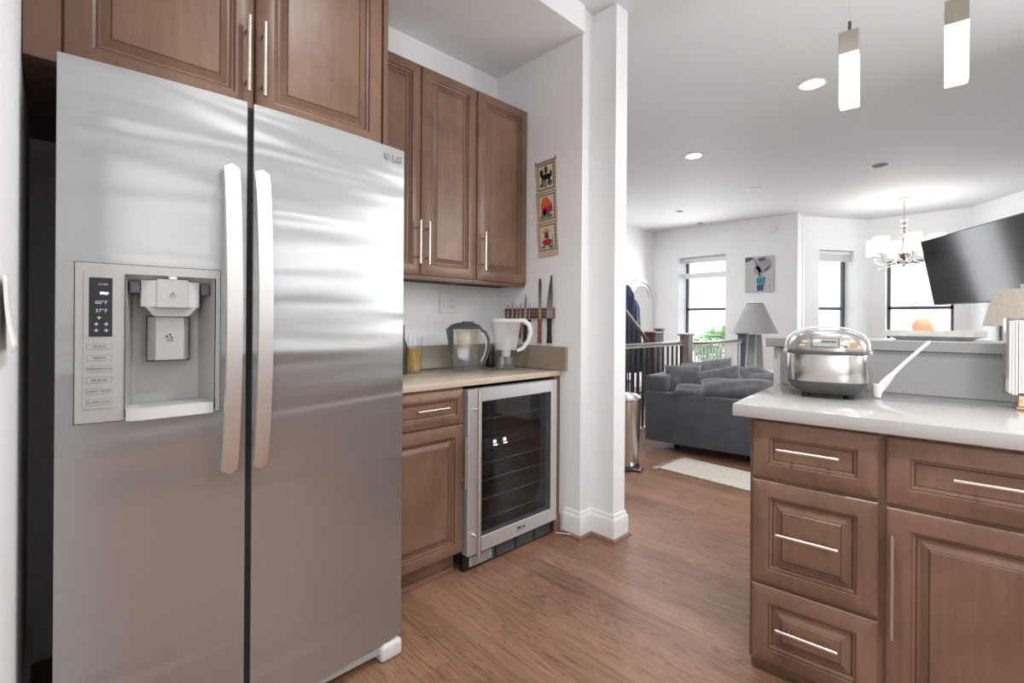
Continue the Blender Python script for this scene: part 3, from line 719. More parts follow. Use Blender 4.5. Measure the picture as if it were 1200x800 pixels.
# bowed handles
def bow_handle(parent, x0, wd):
    bm = B(); rings = []; N = 26
    for i in range(N + 1):
        u = i / N; z = .785 + u * .815
        so = .022 + .040 * math.sin(PI * u) ** .7
        yy = yf(x0 + wd / 2) - so
        e = .012 if 0 < i < N else .006
        hw = wd / 2
        top = 0
        cx = x0 + hw
        prof = [(-hw, e * .2), (-hw + .002, -e * .45), (0, -e * .50), (hw - .002, -e * .45), (hw, e * .2), (hw - .006, e), (-hw + .006, e)]
        zz = lambda px: z
        rings.append([Vector((cx + a, yy + b_, z + (.012 * (1 - abs(a) / hw) if i == N else (-.012 * (1 - abs(a) / hw) if i == 0 else 0)))) for a, b_ in prof])
    loft(bm, rings)
    for z in (.80, 1.585): bx(bm, x0 + .008, x0 + wd - .008, yf(x0 + wd / 2) - .022, yf(x0 + wd / 2) + .002, z - .02, z + .02, bev=.002)
    return obj('handle', bm, 'satin', parent)
bow_handle(dl, .322, .041); bow_handle(drr, .398, .041)
# emblem
bm = B(); Mx = sm(.832, 1.762, .0012); n = 28
o1 = [(.0125 * math.cos(2 * PI * k / n), .0125 * math.sin(2 * PI * k / n)) for k in range(n)]
extr(bm, o1, Mx, .0012); text_bm(bm, 'LG', .034, sm(.873, 1.760, .0012), .0005, bold=.0012)
MT['emblem'] = mat('emblem_grey', (.24, .24, .24), .4)
em = obj('emblem', bm, 'emblem', drr)
bm = B(); Mx = sm(.832, 1.762, .0026)
bx(bm, -.0008, .0008, -.0005, .0005, -.006, .006, M=Mx @ MY.inverted()); bx(bm, .0, .005, -.0005, .0005, -.0065, -.005, M=Mx @ MY.inverted()); bx(bm, -.006, -.004, -.0005, .0005, .002, .004, M=Mx @ MY.inverted())
obj('emblem_face', bm, 'grey_plastic', em)

# ------------------------------------------------------------------ things on the counter
ZT = .9155
def rrect(w_, d, r_, n=4):
    out = []
    for cx, cy, a0 in ((w_ - r_, d - r_, 0), (-w_ + r_, d - r_, 90), (-w_ + r_, -d + r_, 180), (w_ - r_, -d + r_, 270)):
        for k in range(n + 1): a = R(a0 + 90 * k / n); out.append((cx + r_ * math.cos(a), cy + r_ * math.sin(a)))
    return out
def ring(w_, d, r_, z, dx=0, dy=0, zf=None): return [Vector((x + dx, y + dy, z + (zf(x) if zf else 0))) for x, y in rrect(w_, d, r_)]
# grey filter pitcher: spout to -x, handle to +x
t = thing('water_pitcher', 'clear filter pitcher with dark grey lid and spout, left of the white one', 'pitcher', (1.69, 2.125, ZT), R(-38)); t.scale = (1, 1, 1.18)
hz = .205
bm = B(); loft(bm, [ring(.062, .042, .02, 0), ring(.072, .047, .02, .012), ring(.090, .058, .02, hz * .97)], cap=False)
bm.faces.new([bm.verts[k] if False else v_ for k, v_ in enumerate(list(bm.verts)[:20])][::-1])
jug = obj('jug', bm, 'tglass', t)
bm = B(); loft(bm, [ring(.060, .040, .018, .004), ring(.070, .045, .018, .012), ring(.078, .050, .018, .108)]); obj('water', bm, 'water', jug)
bm = B(); loft(bm, [ring(.052, .040, .018, .11, .012), ring(.066, .050, .018, .19, .012)]); plabel(obj('filter_reservoir', bm, 'smoke', t), 'yellowish see-through inner funnel')
bm = B(); loft(bm, [[Vector(p) for p in ((-.066, -.046, .095), (-.064, 0.0, .095), (-.066, .046, .095), (-.082, .044, .095), (-.087, 0, .095), (-.082, -.044, .095))], [Vector(p) for p in ((-.066, -.056, .195), (-.064, 0, .195), (-.066, .056, .195), (-.09, .052, .198), (-.108, 0, .200), (-.09, -.052, .198))]]); obj('spout_panel', bm, 'pitchgrey', t)
bm = B(); loft(bm, [ring(.094, .060, .02, .196), ring(.096, .062, .02, .204, zf=lambda x: .006 - abs(x + .02) * .06), ring(.075, .045, .02, .222, zf=lambda x: .006 - abs(x) * .12), ring(.04, .025, .015, .227)])
ld = obj('lid', bm, 'pitchgrey', t)
bm = B(); bx(bm, -.02, .05, -.022, .022, .224, .234, bev=.004, seg=2); obj('fill_flap', bm, 'pitchgrey', ld)
bm = B(); tube(bm, [(.088, 0, .195), (.116, 0, .182), (.133, 0, .150), (.136, 0, .105), (.122, 0, .062), (.098, 0, .030), (.075, 0, .015)], [.007, .008, .008, .008, .008, .007, .006], 12); obj('handle', bm, 'pitchgrey', t)
bm = B(); tube(bm, [(.086, .0, .170), (.104, 0, .166), (.118, 0, .140), (.121, 0, .105), (.108, 0, .068), (.09, 0, .040)], [.004] * 6, 8); obj('handle_liner', bm, 'light_plastic', t)
# white filter pitcher
t = thing('water_pitcher', 'white frosted filter pitcher with pale handle, nearest the knives', 'pitcher', (1.902, 2.012, ZT), R(-48)); t.scale = (1, 1, 1.19)
bm = B(); loft(bm, [ring(.050, .040, .028, 0), ring(.056, .045, .03, .02), ring(.062, .050, .03, .10)], cap=False)
obj('jug', bm, 'tglass', t)
bm = B(); loft(bm, [ring(.048, .038, .026, .004), ring(.055, .044, .028, .02), ring(.060, .048, .028, .07)]); obj('water', bm, 'water', t)
bm = B(); loft(bm, [ring(.061, .049, .03, .095), ring(.072, .055, .03, .16), ring(.084, .060, .03, .222), ring(.086, .061, .03, .232)], cap=False); obj('funnel', bm, 'hazewhite', t)
bm = B(); loft(bm, [ring(.086, .061, .03, .230), ring(.088, .063, .03, .238), ring(.070, .050, .03, .246)]); obj('lid', bm, 'white', t)
bm = B(); lathe(bm, [(.0, .06), (.026, .062), (.030, .12), (.030, .16), (.0, .165)], (0, 0), 20); plabel(obj('filter_cartridge', bm, 'light_plastic', t), 'pale blue-white filter')
bm = B(); tube(bm, [(.072, 0, .238), (.105, 0, .236), (.135, 0, .215), (.143, 0, .180), (.130, 0, .140), (.100, 0, .105), (.066, 0, .090)], [.010, .013, .014, .014, .013, .011, .008], 12); obj('handle', bm, 'white', t)
# small dark bottles between/behind the pitchers
t = thing('spice_jar', 'small black jar standing behind the pitchers', 'jar', (1.93, 2.18, ZT))
bm = B(); lathe(bm, [(0, 0), (.024, 0), (.026, .005), (.026, .085), (.022, .095), (.022, .10), (0, .10)], n=20); obj('jar_body', bm, 'black', t)
bm = B(); lathe(bm, [(.024, .098), (.025, .102), (.025, .128), (0, .130)], n=20); obj('cap', bm, 'dark_grey', t)
# yellow tumbler
t = thing('tumbler', 'tall ribbed yellow glass tumbler beside the refrigerator', 'glass', (1.372, 2.142, ZT)); t.scale = (1.15, 1.15, 1.36)
bm = B(); lathe(bm, [(.0, .0), (.026, .0), (.028, .006), (.036, .145), (.034, .145), (.025, .012), (0, .012)], n=28); obj('glass_wall', bm, 'tglass', t)
bm = B(); lathe(bm, [(.0, .012), (.024, .012), (.031, .098), (0, .098)], n=28); obj('yellow_band', bm, 'amber', t)
t = thing('oil_bottle', 'dark green bottle with brown neck half hidden by the refrigerator', 'bottle', (1.325, 2.19, ZT)); t.scale = (1, 1, 1.22)
bm = B(); lathe(bm, [(0, 0), (.027, 0), (.029, .006), (.029, .11), (.024, .13), (.012, .15), (.0115, .16), (0, .16)], n=24); obj('bottle_body', bm, 'bottleglass', t)
bm = B(); lathe(bm, [(.0125, .155), (.0125, .205), (.011, .208), (0, .208)], n=18); obj('neck', bm, 'rack', t)
# outlet
t = thing('wall_outlet', 'white double switch and outlet plate on the wall above the counter', 'outlet', (1.72, 2.328, 1.30))
bm = B(); bx(bm, -.062, .062, -.006, .0, -.06, .06, bev=.002); obj('cover_plate', bm, 'white', t)
bm = B(); bx(bm, -.042, -.008, -.009, -.006, -.034, .034, bev=.001); obj('rocker_switch', bm, 'white', t)
bm = B(); bx(bm, .010, .042, -.008, -.006, -.034, .034, bev=.001); rc_ = obj('receptacle', bm, 'white', t)
bm = B()
for z in (.017, -.017):
    for x in (.020, .030): bx(bm, x - .001, x + .001, -.0085, -.008, z - .004, z + .004)
    bx(bm, .0235, .0265, -.0085, -.008, z - .011, z - .008)
obj('slots', bm, 'ink', rc_)

# ------------------------------------------------------------------ knife rack and knives on the partition wall (x = 2.11, faces -x)
MX = Matrix(((0, 0, -1, 0), (-1, 0, 0, 0), (0, 1, 0, 0), (0, 0, 0, 1)))   # (u,v,d) -> u along -y, v up, d along -x
t = thing('knife_rack', 'red-brown checkered magnetic knife strip on the wall above the backsplash', 'knife rack', (2.109, 2.23, 1.212))
bm = B(); bx(bm, -.016, 0, -.415, .0, 0, .062, bev=.003); obj('rack_body', bm, 'rack', t)
bm = B(); bx(bm, -.018, -.016, -.375, -.012, .008, .054); obj('checker_inlay', bm, 'rackcheck', t)
def knife(y, ztip, zh, zbot, bw, hw, hm, label, curve=0, spine=0):
    """blade tip up; handle below; y position on wall"""
    zc = (ztip + zbot) / 2
    t = thing('kitchen_knife', label, 'knife', (2.089, y, zbot), 0, 'knives on the magnetic strip')
    Mx = MX
    bm = B(); L = ztip - zh; base = zh - zbot
    pts = [(-bw / 2, base), (bw / 2, base), (bw / 2, base + L * .55), (bw / 2 * .8, base + L * .8), (bw * .1, base + L)]
    if spine: pts = [(-bw / 2, base), (bw / 2, base), (bw / 2, base + L * .5), (bw * .42, base + L), (bw * .2, base + L), (-bw * .15, base + L * .72), (-bw / 2, base + L * .25)]
    if curve: pts = [(-bw / 2, base), (bw / 2, base), (bw / 2, base + L - .012), (bw * .1, base + L), (-bw / 2, base + L - .006)]
    extr(bm, pts, Mx @ T(0, 0, 0), .0018); obj('blade', bm, 'blade', t)
    bm = B(); N = 8; rings = []
    for i in range(N + 1):
        u = i / N; z = base * u; wv = hw / 2 * (1.12 - .25 * math.sin(PI * u) + (.1 if i == 0 else 0))
        rings.append([Mx @ Vector((a, z, .001 + b_)) for a, b_ in ((-wv, -.006), (wv, -.006), (wv * 1.05, .0), (wv, .007), (-wv, .007), (-wv * 1.05, 0))])
    loft(bm, rings); h_ = obj('handle', bm, hm, t)
    if hm != 'black_': 
        bm = B()
        for u in (.25, .55, .8): cyl(bm, Mx @ Vector((0, base * u, .007)), Mx @ Vector((0, base * u, .0088)), .0022, n=8)
        obj('rivet', bm, 'nickel', h_)
K = [(2.195, 1.300, 1.215, 1.12, .016, .015, 'handlered', 'small paring knife at the far left end of the strip'),
     (2.153, 1.312, 1.212, 1.11, .018, .016, 'black', 'second small knife from the left end of the strip'),
     (2.115, 1.300, 1.212, 1.11, .016, .015, 'handlered', 'third small knife from the left, red-handled'),
     (2.083, 1.312, 1.205, 1.09, .018, .016, 'handlered', 'fourth knife from the left, just left of the taller utility knife'),
     (2.040, 1.368, 1.195, 1.07, .024, .020, 'black', 'medium utility knife in the middle of the left cluster'),
     (2.004, 1.306, 1.205, 1.120, .012, .013, 'black', 'slim black-handled knife left of the bare checkered stretch')]
for a in K: knife(*a)
knife(1.918, 1.450, 1.207, 1.065, .022, .022, 'handlered', 'long straight knife with orange-red wooden handle', curve=1)
knife(1.842, 1.462, 1.212, 1.068, .046, .027, 'black', 'large wide chef knife with black handle at the right end', spine=1)

# ------------------------------------------------------------------ tapestry on the same wall
t = thing('wall_hanging', 'narrow cloth wall hanging with three stitched picture squares', 'tapestry', (2.106, 1.872, 1.578))
t.rotation_euler = (R(-2.6), 0, 0)
Mx = MX
bm = B(); N = 14; outl = []
hh = .565; hwid = .078
for i in range(N + 1): outl.append((-hwid + .004 * math.sin(i * 1.3) - .004 * (i / N), hh * i / N))
outr = [(hwid + .003 * math.sin(i * 1.1 + 1), hh * i / N) for i in range(N + 1)]
extr(bm, outl[::-1][::-1][:1] + outr + outl[::-1][:-1], Mx, .003); obj('cloth', bm, 'linen', t, False)
bm = B(); cyl(bm, Mx @ Vector((-hwid - .004, hh - .004, .002)), Mx @ Vector((hwid + .004, hh - .004, .002)), .0035, n=8)
for s in (-1, 1): cyl(bm, Mx @ Vector((s * hwid, hh, .002)), Mx @ Vector((s * hwid, hh + .014, .002)), .003, n=8)
obj('hanging_rod', bm, 'f_brown', t)
def patch(z0, shapes):
    bm = B(); extr(bm, [(-.062, z0), (.062, z0), (.062, z0 + .148), (-.062, z0 + .148)], Mx @ T(0, 0, .003), .001); fr_ = obj('picture_border', bm, 'f_black', t, False)
    bm = B(); extr(bm, [(-.057, z0 + .005), (.057, z0 + .005), (.057, z0 + .143), (-.057, z0 + .143)], Mx @ T(0, 0, .004), .001); obj('picture_ground', bm, 'patch', fr_, False)
    for nm, mt_, polys in shapes:
        bm = B()
        for pl in polys: extr(bm, [(x, y + z0) for x, y in pl], Mx @ T(0, 0, .005), .0012)
        obj(nm, bm, mt_, fr_, False)
def blob(cx, cy, rx, ry, n=12, a0=0): return [(cx + rx * math.cos(2 * PI * k / n + a0), cy + ry * math.sin(2 * PI * k / n + a0)) for k in range(n)]
patch(.395, [('horse_shape', 'f_black', [blob(.005, .075, .034, .018), blob(-.030, .100, .014, .024), [(-.028, .03), (-.018, .03), (-.014, .075), (-.028, .075)], [(-.006, .035), (.002, .035), (.004, .075), (-.006, .075)], [(.022, .03), (.032, .03), (.038, .080), (.020, .080)], blob(.042, .085, .008, .022)]),
             ('rider_shape', 'f_brown', [blob(.006, .112, .014, .018), blob(.004, .128, .010, .008)]),
             ('grass_shape', 'f_green', [blob(-.030, .028, .018, .012), blob(.034, .034, .018, .018), blob(.0, .020, .012, .008)]),
             ('flower_shape', 'f_magenta', [blob(.0, .036, .006, .008)])])
patch(.215, [('roof_shape', 'f_orange', [[(-.046, .078), (-.026, .128), (.004, .138), (.044, .092), (.012, .072), (-.030, .068)]]),
             ('hut_shape', 'f_magenta', [[(-.040, .030), (-.034, .070), (.012, .074), (.044, .088), (.050, .050), (.020, .030)]]),
             ('doorway_shape', 'f_purple', [blob(-.012, .044, .012, .020)]),
             ('bush_shape', 'f_green', [blob(-.030, .018, .022, .010), blob(.020, .020, .028, .012)])])
patch(.035, [('hat_shape', 'f_yellow', [blob(-.004, .110, .034, .008), blob(-.004, .122, .010, .008)]),
             ('figure_shape', 'f_purple', [[(-.020, .070), (.014, .070), (.010, .106), (-.016, .106)]]),
             ('boat_shape', 'f_red', [[(-.040, .052), (-.024, .028), (.022, .026), (.042, .050), (.016, .066), (-.018, .064)]]),
             ('reed_shape', 'f_green', [blob(-.030, .020, .020, .008), blob(.030, .018, .020, .010), [(.036, .03), (.046, .03), (.040, .09)]])])
bm = B()
for z in (.195, .375, .548): extr(bm, [(-.078, z), (.078, z), (.078, z + .003), (-.078, z + .003)], Mx @ T(0, 0, .003), .0006)
for i in range(26): extr(bm, [(.068, .03 + i * .02), (.074, .03 + i * .02), (.074, .04 + i * .02), (.068, .04 + i * .02)], Mx @ T(0, 0, .003), .0006)
obj('stitching', bm, 'f_brown', t, False)

# ------------------------------------------------------------------ island (front faces -n); local x along the front, local y into the island
RI = R(5.7 - 90); O_I = Vector((1.70, .656, 0)); S_ = Vector((math.cos(RI), math.sin(RI), 0)); N_ = Vector((-math.sin(RI), math.cos(RI), 0))
def IP(s, d, z=0): return O_I + S_ * s + N_ * d + Vector((0, 0, z))
CH = .870
def isl_cab(s, wd, label):
    t = thing('base_cabinet', label, 'cabinet', IP(s, .03), RI)
    bm = B(); bx(bm, 0, wd, .020, .66, .04, CH, bev=.001); bx(bm, 0, wd, .05, .66, 0, .04); obj('body', bm, 'wood', t); return t
t = isl_cab(.047, .362, 'brown island cabinet with three stacked drawers under the rice cooker')
for z0, z1, ra in ((.668, .860, False), (.313, .658, True), (.045, .303, True)):
    d = door_front('drawer', t, .009, z0, .346, z1 - z0, y=.020, st=.058, raised=ra)
    bar_pull(d, .175, ((z0 + z1) / 2 + .012), .17, 0)
    d['zz'] = z0
t = isl_cab(.409, .500, 'brown island cabinet with wide drawer over a raised-panel door, at the right')
d = door_front('drawer', t, .010, .662, .482, .196, y=.020, st=.060, raised=False); bar_pull(d, .25, .770, .19, 0)
d = door_front('door', t, .010, .045, .482, .607, y=.020, st=.064); bar_pull(d, .026, .437, .30, 0, True)
t2 = dup(t, IP(.909, .03), 'brown island cabinet with drawer and door at the far right, outside the doorway view')
t = thing('island_countertop', 'pale polished quartz island counter under the rice cooker', 'countertop', IP(0, 0, .872), RI)
bm = B(); bx(bm, 0, 1.45, 0, .70, 0, .042, bev=.003, seg=2); obj('slab', bm, 'iquartz', t)
t = thing('raised_bar', 'grey stone raised bar ledge and backsplash behind the island counter', 'bar ledge', IP(0, .70), RI)
bm = B(); bx(bm, .03, 1.45, .012, .12, 0, 1.083); obj('knee_wall', bm, 'wall', t)
bm = B(); bx(bm, .012, 1.45, .0, .012, .916, 1.083, bev=.001); obj('backsplash', bm, 'ledge', t)
bm = B(); bx(bm, -.045, 1.45, -.018, .31, 1.085, 1.127, bev=.003); obj('ledge_slab', bm, 'ledge', t)
for s0 in (.0,):
    bm = B()
    prof = [(.12, 1.083), (.28, 1.083), (.27, 1.05), (.22, 1.03), (.18, .98), (.15, .90), (.12, .88)]
    a = [bm.verts.new((s0 + .03, y, z)) for y, z in prof]; b_ = [bm.verts.new((s0 + .075, y, z)) for y, z in prof]
    for k in range(len(prof)): bm.faces.new((a[k], a[(k + 1) % len(prof)], b_[(k + 1) % len(prof)], b_[k]))
    bm.faces.new(a[::-1]); bm.faces.new(b_); obj('corbel', bm, 'trim', t)
bm = B(); bx(bm, .0, .03, .012, .12, 0, 1.083, bev=.002); bx(bm, -.022, .0, .03, .10, .80, 1.083, bev=.004); obj('end_trim', bm, 'trim', t)

# run of base cabinets behind the viewer, seen mirrored in the refrigerator doors
t = thing('base_cabinet', 'brown base cabinet run behind the viewer, mirrored in the refrigerator doors', 'cabinet', (3.7, -2.36, 0), PI)
bm = B(); bx(bm, 0, 4.2, .02, .60, .10, .87, bev=.001); bx(bm, 0, 4.2, .09, .60, 0, .10); obj('body', bm, 'wood', t)
for k in range(8): d = door_front('door', t, .01 + k * .525, .11, .505, .75, y=.02); bar_pull(d, .05 + k * .525, .6, .24, 0, True)
t = thing('countertop', 'pale counter behind the viewer, mirrored in the refrigerator doors', 'countertop', (3.7, -2.34, .872), PI)
bm = B(); bx(bm, 0, 4.22, 0, .64, 0, .04, bev=.003); obj('slab', bm, 'iquartz', t)
# rice cooker
rcz = .9145
t = thing('rice_cooker', 'stainless rice cooker with domed lid and display on the island counter', 'rice cooker', (2.197, .489, rcz), R(-75))
# local -y is the front (towards the camera)
def sring(w_, d, z, e=3.2, n=48, dy=0, tilt=0): return [Vector((x, y + dy, z + tilt * y)) for x, y in sell(w_, d, e, n)]
bm = B(); loft(bm, [sring(.090, .110, .010), sring(.108, .130, .016), sring(.126, .150, .035), sring(.131, .156, .058), sring(.131, .156, .062)])
bs = obj('base', bm, 'pitchgrey', t)
for x in (-.07, .07):
    for y in (-.09, .09): bm = B(); cyl(bm, (x, y, 0), (x, y, .012), .013, n=14); obj('foot', bm, 'black', bs)
bm = B(); loft(bm, [sring(.130, .155, .060), sring(.1315, .1565, .064), sring(.1315, .1565, .160), sring(.130, .155, .163)]); obj('body', bm, 'steelv', t)
bm = B(); loft(bm, [sring(.131, .156, .163), sring(.133, .158, .167), sring(.132, .157, .176)]); obj('rim', bm, 'dark_grey', t)
bm = B(); rr_ = []
for k in range(11):
    u = k / 10; a = u * PI / 2
    rr_.append(sring(.131 * math.cos(a) ** .62 if k < 10 else .012, .156 * math.cos(a) ** .55 if k < 10 else .012, .175 + .079 * math.sin(a) ** .95, e=2.9))
loft(bm, rr_); ldd = obj('lid', bm, 'lidsilver', t)
# front panel of the lid: raised bezel with screen and buttons, following the dome
def lid_pt(x, z):
    lo, hi = 0.0, PI / 2; s = max(0, min(1, (z - .175) / .079)); a = math.asin(s ** (1 / .95))
    w_ = .131 * math.cos(a) ** .62; d = .156 * math.cos(a) ** .55
    q = max(0, 1 - (abs(x) / w_) ** 2.9); return -d * q ** (1 / 2.9)
def lid_patch(bm, x0, x1, z0, z1, off, nx=12, nz=6, sh=None):
    g = [[None] * (nz + 1) for _ in range(nx + 1)]
    for i in range(nx + 1):
        for j in range(nz + 1):
            x = x0 + (x1 - x0) * i / nx; zt = z0 + (z1 - z0) * j / nz
            if sh: zt = z0 + (sh(x) - z0) * j / nz
            g[i][j] = bm.verts.new((x, lid_pt(x, zt) - off, zt + off * .8))
    for i in range(nx):
        for j in range(nz): bm.faces.new((g[i][j], g[i + 1][j], g[i + 1][j + 1], g[i][j + 1]))
bm = B(); lid_patch(bm, -.108, .108, .181, .228, .0015, 20, 6, lambda x: .184 + .046 * max(0, 1 - (abs(x) / .109) ** 2.4)); bz = obj('control_fascia', bm, 'champagne', ldd)
MT['lcd'] = mat('lcd_glass', (.42, .44, .40), .15); MT['fasc_dark'] = mat('fascia_dark', (.20, .19, .18), .25, .3)
bm = B(); lid_patch(bm, -.056, .034, .186, .222, .0025, 10, 5); obj('display_surround', bm, 'fasc_dark', bz)
bm = B(); lid_patch(bm, -.050, .028, .191, .218, .0035, 10, 5); obj('display', bm, 'lcd', bz)
bm = B(); 
for i in range(6): lid_patch(bm, -.022 + i * .008, -.016 + i * .008, .203, .212, .0042, 1, 2)
obj('display_digits', bm, 'slate', bz)
for (x0, x1, z0, z1, mt_) in ((.068, .088, .190, .206, 'amberbtn'), (.048, .056, .189, .194, 'ink'), (.047, .060, .204, .214, 'cream'), (-.090, -.074, .190, .198, 'cream'), (-.084, -.066, .204, .212, 'cream')):
    bm = B(); lid_patch(bm, x0, x1, z0, z1, .0032, 4, 3); obj('button', bm, mt_, bz)
bm = B(); bx(bm, -.03, .03, -.085, -.045, .242, .249, bev=.003); obj('release_button', bm, 'nickel', ldd)
bm = B()
pts = []
for k in range(21):
    a = PI * k / 20; pts.append((.139 * math.cos(a), .01 + .03 * math.sin(a), .170 + .094 * math.sin(a) ** .6))
tube(bm, pts, .0045, 8); obj('carry_handle', bm, 'white', t)
for s in (-1, 1):
    bm = B(); cyl(bm, (s * .130, .01, .168), (s * .147, .01, .168), .010, n=14); obj('handle_pivot', bm, 'chrome', t)
# rice paddle standing in its holder at the right side of the cooker
pt = IP(.335, .50, rcz)
t = thing('rice_paddle', 'white plastic rice paddle leaning upward beside the rice cooker', 'rice paddle', (2.245, .335, rcz), R(-84))
bm = B(); loft(bm, [[Vector((x, y, z)) for x, y in sell(a, b_, 2.5, 16)] for a, b_, z in ((.012, .010, .001), (.015, .012, .02), (.016, .013, .050))]); obj('holder', bm, 'white', t)
bm = B(); rings = []
for u, wv in ((0, .006), (.08, .013), (.2, .014), (.32, .011), (.40, .0075), (.6, .0065), (.85, .006), (.97, .006), (1, .003)):
    c = Vector((.0 + .150 * u ** 1.25, 0, .012 + .205 * u)); nn = Vector((.71, 0, -.71))
    rings.append([c + nn * (wv * math.cos(k * PI / 4)) + Vector((0, .003 * math.sin(k * PI / 4), 0)) for k in range(8)])
loft(bm, rings); obj('blade', bm, 'white', t)

# tray and salt sphere on the ledge
t = thing('wooden_tray', 'long whitewashed flared tray resting on the raised bar ledge', 'tray', IP(.535, .852, 1.1275), RI)
bm = B()
def tr(hx, hy, z): return [Vector(p) for p in ((-hx, -hy, z), (hx, -hy, z), (hx, hy, z), (-hx, hy, z))]
loft(bm, [tr(.112, .045, 0), tr(.140, .060, .014), tr(.156, .068, .016), tr(.156, .068, .039), tr(.146, .058, .039), tr(.138, .052, .020)]); obj('tray_body', bm, 'tray', t)
bm = B(); bm2 = bmesh.ops.create_icosphere(bm, subdivisions=4, radius=.038)
for v_ in bm.verts:
    n__ = noise.noise(v_.co * 30) * .0015; v_.co = v_.co + v_.co.normalized() * n__; v_.co.x *= 1.12; v_.co.z *= .92
o = obj('salt_lamp', bm, 'salt', None); o.location = IP(.508, .852, 1.1275 + .0205 + .0345); tag(o, 'orange translucent ball sitting in the long whitewashed tray', 'salt lamp')
# standing book on a gold stand at the frame edge
t = thing('book', 'thick book of uneven white pages standing on a gold stand on the island', 'book', IP(.725, .545, .9145), RI)
bm = B(); bx(bm, .012, .10, -.03, .05, 0, .008, bev=.002); bx(bm, .016, .05, -.028, -.020, .008, .045, bev=.003); bx(bm, .06, .094, -.028, -.020, .008, .045, bev=.003)
cyl(bm, (.033, -.026, .026), (.033, -.034, .026), .010, n=14)
obj('gold_stand', bm, 'brass', t)
bm = B()
for i in range(16):
    x0 = -.004 + i * .0075; jz = random.uniform(-.006, .010); jy = random.uniform(-.004, .004)
    bx(bm, x0, x0 + .0066, -.018 + jy, .060, .040 + jz + .01, .292 - random.uniform(0, .004), bev=.001)
obj('pages', bm, 'paper', t)
bm = B(); bx(bm, -.0105, -.0045, -.020, .062, .105, .300); bx(bm, -.0105, .12, .058, .062, .040, .300); obj('cover', bm, 'newelpale', t)

# ------------------------------------------------------------------ living room
# sofa: arm side faces the camera
s0 = Vector((4.035, 2.36, 0)); ang_s = math.atan2(1.47 - 2.36, 4.160 - 4.035)     # direction along the arm face
t = thing('sofa', 'charcoal grey sofa seen from its side, heaped with cushions', 'sofa', s0, ang_s)
# local x runs along the arm face (towards the seat front), local y runs along the sofa length
LS = 2.15
bm = B(); bx(bm, 0, 1.06, .0, .22, .09, .55, bev=.02, seg=3); obj('arm', bm, 'sofa', t)
bm = B(); bx(bm, 0, 1.06, LS - .22, LS, .09, .55, bev=.02, seg=3); obj('arm', bm, 'sofa', t)
bm = B(); bx(bm, .0, .20, .004, LS - .004, .551, .70, bev=.03, seg=3); bx(bm, .01, .22, .222, LS - .222, .12, .56, bev=.02); obj('backrest', bm, 'sofa', t)
bm = B(); bx(bm, .222, 1.04, .222, LS - .222, .09, .30, bev=.02); obj('seat_base', bm, 'sofa', t)
for k in range(2):
    bm = B(); y0 = .226 + k * (LS - .448) / 2; bx(bm, .225, 1.06, y0, y0 + (LS - .456) / 2, .302, .45, bev=.035, seg=3); obj('seat_cushion', bm, 'sofa', t)
for x in (.22, .86):
    for y in (.24, LS - .24): bm = B(); cyl(bm, (x, y, 0), (x, y, .09), .022, .028, 12); obj('leg', bm, 'black', t)
Ms = Matrix.Translation(s0) @ Matrix.Rotation(ang_s, 4, 'Z')
def cushion(label, c, w_, h, th, rot, m='pillow', name='cushion', cat='cushion', seed=0, grp='cushions heaped on the sofa'):
    bm = B(); N = 18
    for side in (1, -1):
        g = {}
        for i in range(N + 1):
            for j in range(N + 1):
                u = -1 + 2 * i / N; v_ = -1 + 2 * j / N
                k = (1 - abs(u) ** 2.6) ** .5 * (1 - abs(v_) ** 2.6) ** .5
                pin = 1 - .10 * (1 - abs(u) ** 2) * abs(v_) ** 3; pin2 = 1 - .10 * (1 - abs(v_) ** 2) * abs(u) ** 3
                p = Vector((u * w_ / 2 * pin2, v_ * h / 2 * pin, 0))
                z = th / 2 * k + .018 * noise.noise(Vector((u * 1.8 + seed, v_ * 1.8, seed * 2.3))) * k
                g[i, j] = bm.verts.new((p.x, p.y, side * z))
        for i in range(N):
            for j in range(N):
                f = [g[i, j], g[i + 1, j], g[i + 1, j + 1], g[i, j + 1]]
                bm.faces.new(f if side > 0 else f[::-1])
    bmesh.ops.remove_doubles(bm, verts=bm.verts, dist=.0005)
    o = obj(name, bm, m, None, True, 2); o.location = c; o.rotation_euler = [R(a) for a in rot]; tag(o, label, cat, grp); return o
cushion('dark round-cornered cushion leaning at the left end of the sofa back', (4.32, 2.12, .63), .34, .36, .20, (60, 0, -58), seed=1)
cushion('pointed charcoal cushion leaning in the middle of the heap', (4.42, 1.86, .62), .50, .34, .18, (52, -14, -66), seed=3)
cushion('long charcoal cushion lying along the near sofa arm, right of centre', (4.29, 1.62, .615), .66, .27, .15, (28, -3, -76), seed=2)
cushion('flat low cushion at the left end of the near arm', (4.19, 1.95, .575), .36, .20, .09, (20, 4, -72), seed=5)
cushion('pale-edged cushion behind the pointed one, against the sofa back', (4.80, 2.08, .67), .50, .34, .16, (56, -10, -62), m='throw', seed=4)
cushion('darkest cushion at the right end beside the island counter', (4.62, 1.36, .62), .50, .34, .20, (40, 0, -66), seed=6)
